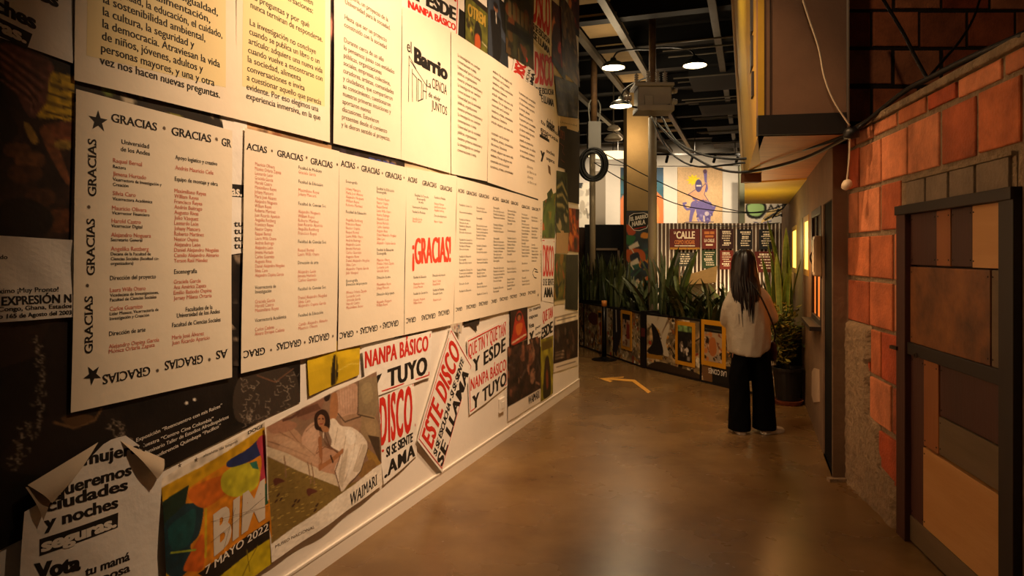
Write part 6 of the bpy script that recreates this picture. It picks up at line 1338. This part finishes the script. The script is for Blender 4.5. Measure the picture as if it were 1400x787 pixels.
for u, h, lab in ((1053, 1.36, 'very tall yellow-green leaf plant leaning left in front of the charcoal sign'), (1063, 1.22, 'very tall upright leaf plant beside the lit door strip')):
    mb = MB(); r = random.Random(u); c = LN2.p(LN2.w(u, 0)[0], ZS, -.2)
    for k in range(3): blade(mb, (r.uniform(-.05, .05), r.uniform(-.05, .05), 0), h*(1-.12*k), .1, .16 if u == 1053 else .05, math.pi if u == 1053 else 1.2+k, r, PALE[k], '#c9c05c')
    o = mb.build('snake_plant'); o.location = c; tag(o, lab, 'plant')
# bush in a black pot by the facade
c = Vector(((1077-CX)/F*7.35, 7.35, 0)); o = thing('potted_bush', c, 'leafy yellow-green bush in a black pot between the person and the facade', 'potted plant')
mb = MB(); mb.lathe([(0, .05), (.12, .05), (.15, .36), (.165, .36), (.165, .39), (.14, .39), (.135, .34), (0, .33)], c, mat('black_pot', '#14110f', rough=.5), 24); mb.build('pot', o, smooth=False)
mb = MB(); mb.lathe([(0, .0), (.13, .0), (.16, .05), (.145, .05), (.12, .015), (0, .015)], c, mat('terracotta', '#8d4a2c', rough=.8, noise=.2), 24); mb.build('saucer', o)
r = random.Random(12); st = MB(); lf = MB()
for k in range(22):
    a = r.uniform(0, 6.28); q = r.uniform(.03, .27); hh = r.uniform(.22, .7)
    tip = c+Vector((q*math.cos(a)-.03, q*math.sin(a)*.7-.06, .36+hh)); mid = c+Vector((q*.4*math.cos(a), q*.4*math.sin(a), .36+hh*.5)); pts = smooth([c+up*.34, mid, tip], 6); st.tube(pts, .005, mat('green_stem', '#4a4a22', rough=.6), 5)
    for j in range(5, len(pts), 1):
        for w in range(5):
            b = pts[j]+Vector((r.uniform(-.05, .05), r.uniform(-.05, .05), r.uniform(-.03, .03))); d = Vector((r.uniform(-1, 1), r.uniform(-1, 1), r.uniform(-.3, .6))).normalized(); s = d.cross(Vector((r.uniform(-1, 1), r.uniform(-1, 1), 1))).normalized(); L_ = r.uniform(.05, .1); n_ = d.cross(s)
            cl = lin(r.choice(['#6a6a26', '#8d8434', '#4a5a24', '#a3913c', '#3a4a20']))
            lf.add([b, b+d*L_*.5+s*L_*.2+n_*.006, b+d*L_, b+d*L_*.5-s*L_*.2+n_*.006], [(0, 1, 2, 3)], M_BUSH, [cl]*4)
st.build('stems', o); lf.build('foliage', o)

# ------------------------------------------------------------------ the person, seen from behind
PX, PY_ = 2.14, 6.17
def evaluated(o):
    dg = bpy.context.evaluated_depsgraph_get(); dg.update(); me = bpy.data.meshes.new_from_object(o.evaluated_get(dg)); return me
def skin_mesh(name, verts, edges, m, levels=2, root=0):
    me = bpy.data.meshes.new(name); me.from_pydata([v[:3] for v in verts], edges, []); o = bpy.data.objects.new(name, me); COL.objects.link(o)
    sk = o.modifiers.new('skin', 'SKIN'); sk.use_smooth_shade = True
    for i, v in enumerate(verts):
        d = me.skin_vertices[0].data[i]; d.radius = (v[3], v[4] if len(v) > 4 else v[3]); d.use_root = i == root
    sb = o.modifiers.new('sub', 'SUBSURF'); sb.levels = sb.render_levels = levels
    nm_ = evaluated(o); o.modifiers.clear(); o.data = nm_; nm_.materials.clear(); nm_.materials.append(m)
    nm_.polygons.foreach_set('use_smooth', [True]*len(nm_.polygons)); nm_.name = name; return o
def remeshed(o, vox, smooth_it=4, m=None):
    rm = o.modifiers.new('remesh', 'REMESH'); rm.mode = 'VOXEL'; rm.voxel_size = vox; sm = o.modifiers.new('smooth', 'SMOOTH'); sm.factor = .5; sm.iterations = smooth_it
    nm_ = evaluated(o); o.modifiers.clear(); o.data = nm_; nm_.materials.clear(); nm_.materials.append(m); nm_.polygons.foreach_set('use_smooth', [True]*len(nm_.polygons)); return o
def rings(mb, R, m, seg=32, cap=True, warp=None):
    vs = []
    for (cx, cy, z, rx, ry) in R:
        for k in range(seg):
            q = 2*math.pi*k/seg; x, y = math.cos(q), math.sin(q); p = Vector((cx+rx*x, cy+ry*y, z))
            if warp: p = warp(p, q)
            vs.append(p)
    n = len(R); fs = [(i*seg+k, i*seg+(k+1) % seg, (i+1)*seg+(k+1) % seg, (i+1)*seg+k) for i in range(n-1) for k in range(seg)]
    if cap: fs += [tuple(range(seg-1, -1, -1)), tuple((n-1)*seg+k for k in range(seg))]
    mb.add(vs, fs, m)
SKIN = mat('skin', '#b98263', rough=.5, noise=.05, scale=20)
V = []; Ed = []
def jv(x, y, z, r, r2=None, link=None):
    V.append((x, y, z, r, r2 or r)); i = len(V)-1
    if link is not None: Ed.append((link, i))
    return i
pel = jv(0, 0, .88, .13, .11); sp1 = jv(-.01, .0, 1.02, .12, .1, pel); sp2 = jv(-.02, 0, 1.18, .11, .085, sp1); nk = jv(-.04, .01, 1.35, .05, .05, sp2); nk2 = jv(-.05, .03, 1.42, .05, .05, nk); hd1 = jv(-.05, .045, 1.48, .075, .082, nk2); hd2 = jv(-.05, .04, 1.56, .08, .092, hd1); hd3 = jv(-.05, .03, 1.605, .055, .065, hd2)
for sgx, hx, kx, ax, tx in ((-1, -.085, -.1, -.105, -.09), (1, .085, .115, .125, .2)):
    h = jv(hx, 0, .84, .085, .09, pel); k = jv(kx, .01, .47, .055, .06, h); a = jv(ax, -.01, .09, .036, .04, k); jv(tx, .11 if sgx < 0 else .05, .035, .033, .022, a)
def arm(sx_, sh_, el, wr, fdir):
    a0 = jv(*sh_, .034, .036, sp2); a1 = jv(*el, .033, .035, a0); a2 = jv(*wr, .024, .028, a1)
    f = Vector(fdir).normalized(); W_ = Vector(wr); palm = W_+f*.05; p = jv(*palm, .026, .018, a2); kn = palm+f*.035
    sd = f.cross(up).normalized()
    for k, L_ in enumerate((.062, .072, .068, .052)):
        b = kn+sd*(.021-.014*k)*1.3; i0 = jv(*b, .009, .009, p); t1 = b+f*L_*.5-up*.008; i1 = jv(*t1, .0085, .0085, i0); t2 = t1+f*L_*.32-up*.022; jv(*t2, .007, .007, i1)
    th = W_+f*.025+sd*.03+up*.012; i0 = jv(*th, .011, .011, a2); t1 = th+f*.035+up*.01; jv(*t1, .009, .009, i0)
arm(1, (.115, -.01, 1.25), (.2, .0, 1.01), (.25, .14, 1.045), (-.35, .85, .15))
arm(-1, (-.17, .0, 1.23), (-.2, .06, .98), (-.12, .25, 1.04), (.55, .8, .1))
body = skin_mesh('body', V, Ed, SKIN, 2)
# face and ears shaped on the head, kept in the same body mesh
fm = MB(); H = Vector((-.05, .04, 1.535)); fd = Vector((.45, .89, 0)).normalized(); fs_ = Vector((.89, -.45, 0))
rings(fm, [(H.x+fd.x*.03, H.y+fd.y*.03, 1.43, .03, .035), (H.x+fd.x*.025, H.y+fd.y*.025, 1.46, .055, .06), (H.x+.01, H.y+.012, 1.52, .072, .082), (H.x, H.y, 1.58, .07, .08), (H.x, H.y, 1.615, .045, .05)], SKIN, 20)
for p, q in ((H+fd*.085+up*.012, H+fd*.108-up*.022),): fm.tube([p, q, q-fd*.02-up*.008], [.007, .013, .007], SKIN, 8)
for s in (-1, 1): e = H+fs_*.074*s-fd*.0; fm.tube([e+up*.03, e+up*.012+fs_*.012*s, e-up*.02, e-up*.035], [.006, .013, .011, .005], SKIN, 8)
mo = fm.build('face'); bm = bmesh.new(); bm.from_mesh(body.data); bm.from_mesh(mo.data); bm.to_mesh(body.data); bm.free(); bpy.data.objects.remove(mo)
remeshed(body, .0075, 2, SKIN)
body.name = 'person'; body.location = (PX, PY_, 0); tag(body, 'person seen from behind in a loose light shirt and black wide trousers, long dark hair', 'person')
def cloth(mb, name, vox, it, m, smooth_rm=True):
    o = mb.build(name); 
    if vox: remeshed(o, vox, it, m)
    o.parent = body; return o
fe = MB()
for s in (-1, 1):
    e = H+fs_*.03*s+fd*.073+up*.004; fe.lathe([(0, -.009), (.012, -.004), (.014, 0), (.012, .004), (0, .009)], e, mat('eye_white', '#e6ddd0', rough=.3), 10); fe.lathe([(0, -.006), (.006, -.003), (.006, .003), (0, .006)], e+fd*.011, mat('dark_iris', '#1c100a', rough=.2), 8)
o = fe.build('eyes'); o.parent = body
fe = MB(); e = H+fd*.088-up*.05; fe.tube([e-fs_*.022-fd*.008, e, e+fs_*.022-fd*.008], [.003, .007, .003], mat('lips', '#8d4a3c', rough=.4), 8); o = fe.build('mouth'); o.parent = body
# shirt
M_SHIRT = mat('light_twill_shirt', '#b0a692', rough=.85, noise=.1, scale=7, bump=.25, bscale=26)
def hemz(p, q):
    x = p.x
    if p.z < 1.05:
        t = ((1.05-p.z)/.36)**2; p.z += t*(.155*max(0, (x-.02)/.2)**1.4+.03*max(0, (-x-.1)/.1))
    w = .006*math.sin(q*7+p.z*9)+.004*math.sin(q*13-p.z*17); c_ = Vector((p.x+.02, p.y, 0)); 
    return p+Vector((math.cos(q), math.sin(q), 0))*w
mb = MB()
rings(mb, [(-.005, .01, .69, .188, .168), (-.01, .01, .8, .19, .166), (-.018, .01, .92, .19, .16), (-.03, .005, 1.05, .19, .145), (-.035, .0, 1.17, .185, .13), (-.04, .0, 1.24, .165, .11), (-.042, .0, 1.29, .135, .095), (-.045, .005, 1.335, .095, .085), (-.045, .01, 1.375, .072, .072)], M_SHIRT, 40, warp=hemz)
mb.tube(smooth([Vector((.06, -.01, 1.265)), Vector((.125, -.005, 1.19)), Vector((.175, .015, 1.08)), Vector((.2, .025, 1.02)), Vector((.21, .08, 1.03))], 5), [.06]*6+[.058]*5+[.06]*5+[.055]*5, M_SHIRT, 16)
mb.tube(smooth([Vector((-.13, -.0, 1.24)), Vector((-.19, .0, 1.14)), Vector((-.2, .05, 1.0)), Vector((-.17, .14, 1.0))], 5), [.06]*6+[.06]*5+[.055]*5, M_SHIRT, 16)
shirt = cloth(mb, 'shirt', .012, 4, M_SHIRT)
mb = MB(); rings(mb, [(-.045, .012, 1.355, .078, .078), (-.047, .014, 1.4, .068, .07), (-.047, .014, 1.405, .062, .064), (-.045, .012, 1.36, .068, .068)], M_SHIRT, 24, cap=False); o = mb.build('collar', smooth=True); o.parent = shirt
# trousers
M_TR = mat('black_trousers', '#050505', rough=.8, noise=.2, scale=9, bump=.15, bscale=18, spec=.08)
mb = MB()
rings(mb, [(-.005, .0, .74, .14, .12), (0, 0, .86, .14, .12), (0, 0, 1.0, .13, .11)], M_TR, 28)
def fold(p, q): return p+Vector((math.cos(q), math.sin(q), 0))*(.006*math.sin(q*5+p.z*13))
rings(mb, [(-.1, -.015, .03, .1, .105), (-.1, -.01, .12, .096, .1), (-.1, .0, .3, .09, .095), (-.098, .005, .5, .088, .1), (-.082, .0, .68, .08, .11), (-.07, .0, .84, .07, .11)], M_TR, 26, warp=fold)
rings(mb, [(.125, -.01, .035, .105, .11), (.122, -.005, .12, .1, .102), (.115, .0, .3, .095, .098), (.11, .005, .5, .092, .1), (.085, .0, .68, .082, .11), (.07, .0, .84, .07, .11)], M_TR, 26, warp=fold)
cloth(mb, 'trousers', .011, 3, M_TR)
# shoes
M_SHOE = mat('white_sneaker', '#d6cbb8', rough=.5)
for name, (ax, ay), ang in (('shoe', (-.1, -.05), math.pi/2-.05), ('shoe', (.12, -.045), .45)):
    mb = MB(); d = Vector((math.cos(ang), math.sin(ang), 0)); s = Vector((-d.y, d.x, 0)); R_ = []
    prof = [(-.045, .022, .03, .045), (-.03, .036, .0, .075), (.03, .04, 0, .085), (.09, .042, 0, .07), (.15, .045, 0, .05), (.19, .036, 0, .04), (.212, .012, .008, .025)]
    vs = []; seg = 14
    for L_, w, z0, z1 in prof:
        for k in range(seg):
            q = 2*math.pi*k/seg; vs.append(Vector((ax, ay, 0))+d*L_+s*w*math.cos(q)+up*((z0+z1)/2+(z1-z0)/2*math.sin(q)))
    mb.add(vs, [(i*seg+k, i*seg+(k+1) % seg, (i+1)*seg+(k+1) % seg, (i+1)*seg+k) for i in range(len(prof)-1) for k in range(seg)]+[tuple(range(seg)), tuple((len(prof)-1)*seg+k for k in range(seg))[::-1]], M_SHOE)
    o = mb.build(name, smooth=True); o.parent = body
    sl = MB(); sl.prism([Vector((ax, ay, .001))+d*L_+s*w*f for L_, w, f in [(p[0], p[1]*1.04, 1) for p in prof]+[(p[0], p[1]*1.04, -1) for p in prof[::-1]]], (0, 0, .022), mat('white_sole', '#e0d8c8', rough=.5)); q = sl.build('sole'); q.parent = o
# hair
M_HAIR = mat('dark_brown_hair', '#150b07', rough=.38, noise=.3, scale=30, stretch=(1, 1, .1))
mb = MB(); r = random.Random(3)
def hw(p, q): return p+Vector((math.cos(q), math.sin(q), 0))*(.005*math.sin(q*11)+.003*math.sin(q*23+p.z*6))
rings(mb, [(-.05, -.055, 1.08, .05, .018), (-.055, -.06, 1.16, .085, .03), (-.058, -.052, 1.26, .11, .045), (-.058, -.036, 1.36, .118, .066), (-.056, -.008, 1.45, .112, .092), (-.055, .012, 1.53, .104, .102), (-.052, .022, 1.585, .09, .098), (-.05, .026, 1.625, .062, .072), (-.05, .026, 1.643, .02, .025)], M_HAIR, 44, warp=hw)
for k in range(110):
    a = r.uniform(math.pi*.98, math.pi*2.08); x = math.cos(a); y = math.sin(a); L_ = r.uniform(.95, 1.2)
    p0 = Vector((-.055+.095*x, .01+.09*y, 1.5)); p1 = Vector((-.057+.122*x, -.02+.085*y, 1.36)); p2 = Vector((-.057+.118*x*r.uniform(.8, 1.1), -.04+.1*y*r.uniform(.8, 1.05), 1.24)); p3 = Vector((-.055+.1*x*r.uniform(.5, 1.25), -.055+.09*y*r.uniform(.7, 1.1), L_))
    mb.tube(smooth([p0, p1, p2, p3], 4), [.007]*10+[.005, .003, .0015], M_HAIR, 5)
o = mb.build('hair', smooth=True); o.parent = body
# bag on a strap
bag = thing('shoulder_bag', (PX+.2, PY_-.0, .74), 'dark reddish bag at the right hip of the person, on a thin strap', 'bag')
mb = MB(); c = Vector((PX+.205, PY_+.05, .73)); rings(mb, [(c.x, c.y, c.z-.09, .022, .07), (c.x+.003, c.y, c.z-.07, .036, .09), (c.x+.004, c.y, c.z, .038, .095), (c.x, c.y, c.z+.06, .03, .09), (c.x-.004, c.y, c.z+.085, .015, .08)], mat('oxblood_leather', '#3a1210', rough=.35, noise=.2, scale=10), 20); mb.build('pouch', bag, smooth=True)
mb = MB(); mb.tube(smooth([Vector((PX-.07, PY_-.075, 1.375)), Vector((PX-.02, PY_-.12, 1.33)), Vector((PX+.05, PY_-.153, 1.2)), Vector((PX+.13, PY_-.142, 1.03)), Vector((PX+.19, PY_-.08, .9)), Vector((PX+.205, PY_-.01, .8))], 6), .008, mat('black_strap', '#100d0c', rough=.5), 6); mb.build('strap', bag, smooth=True)
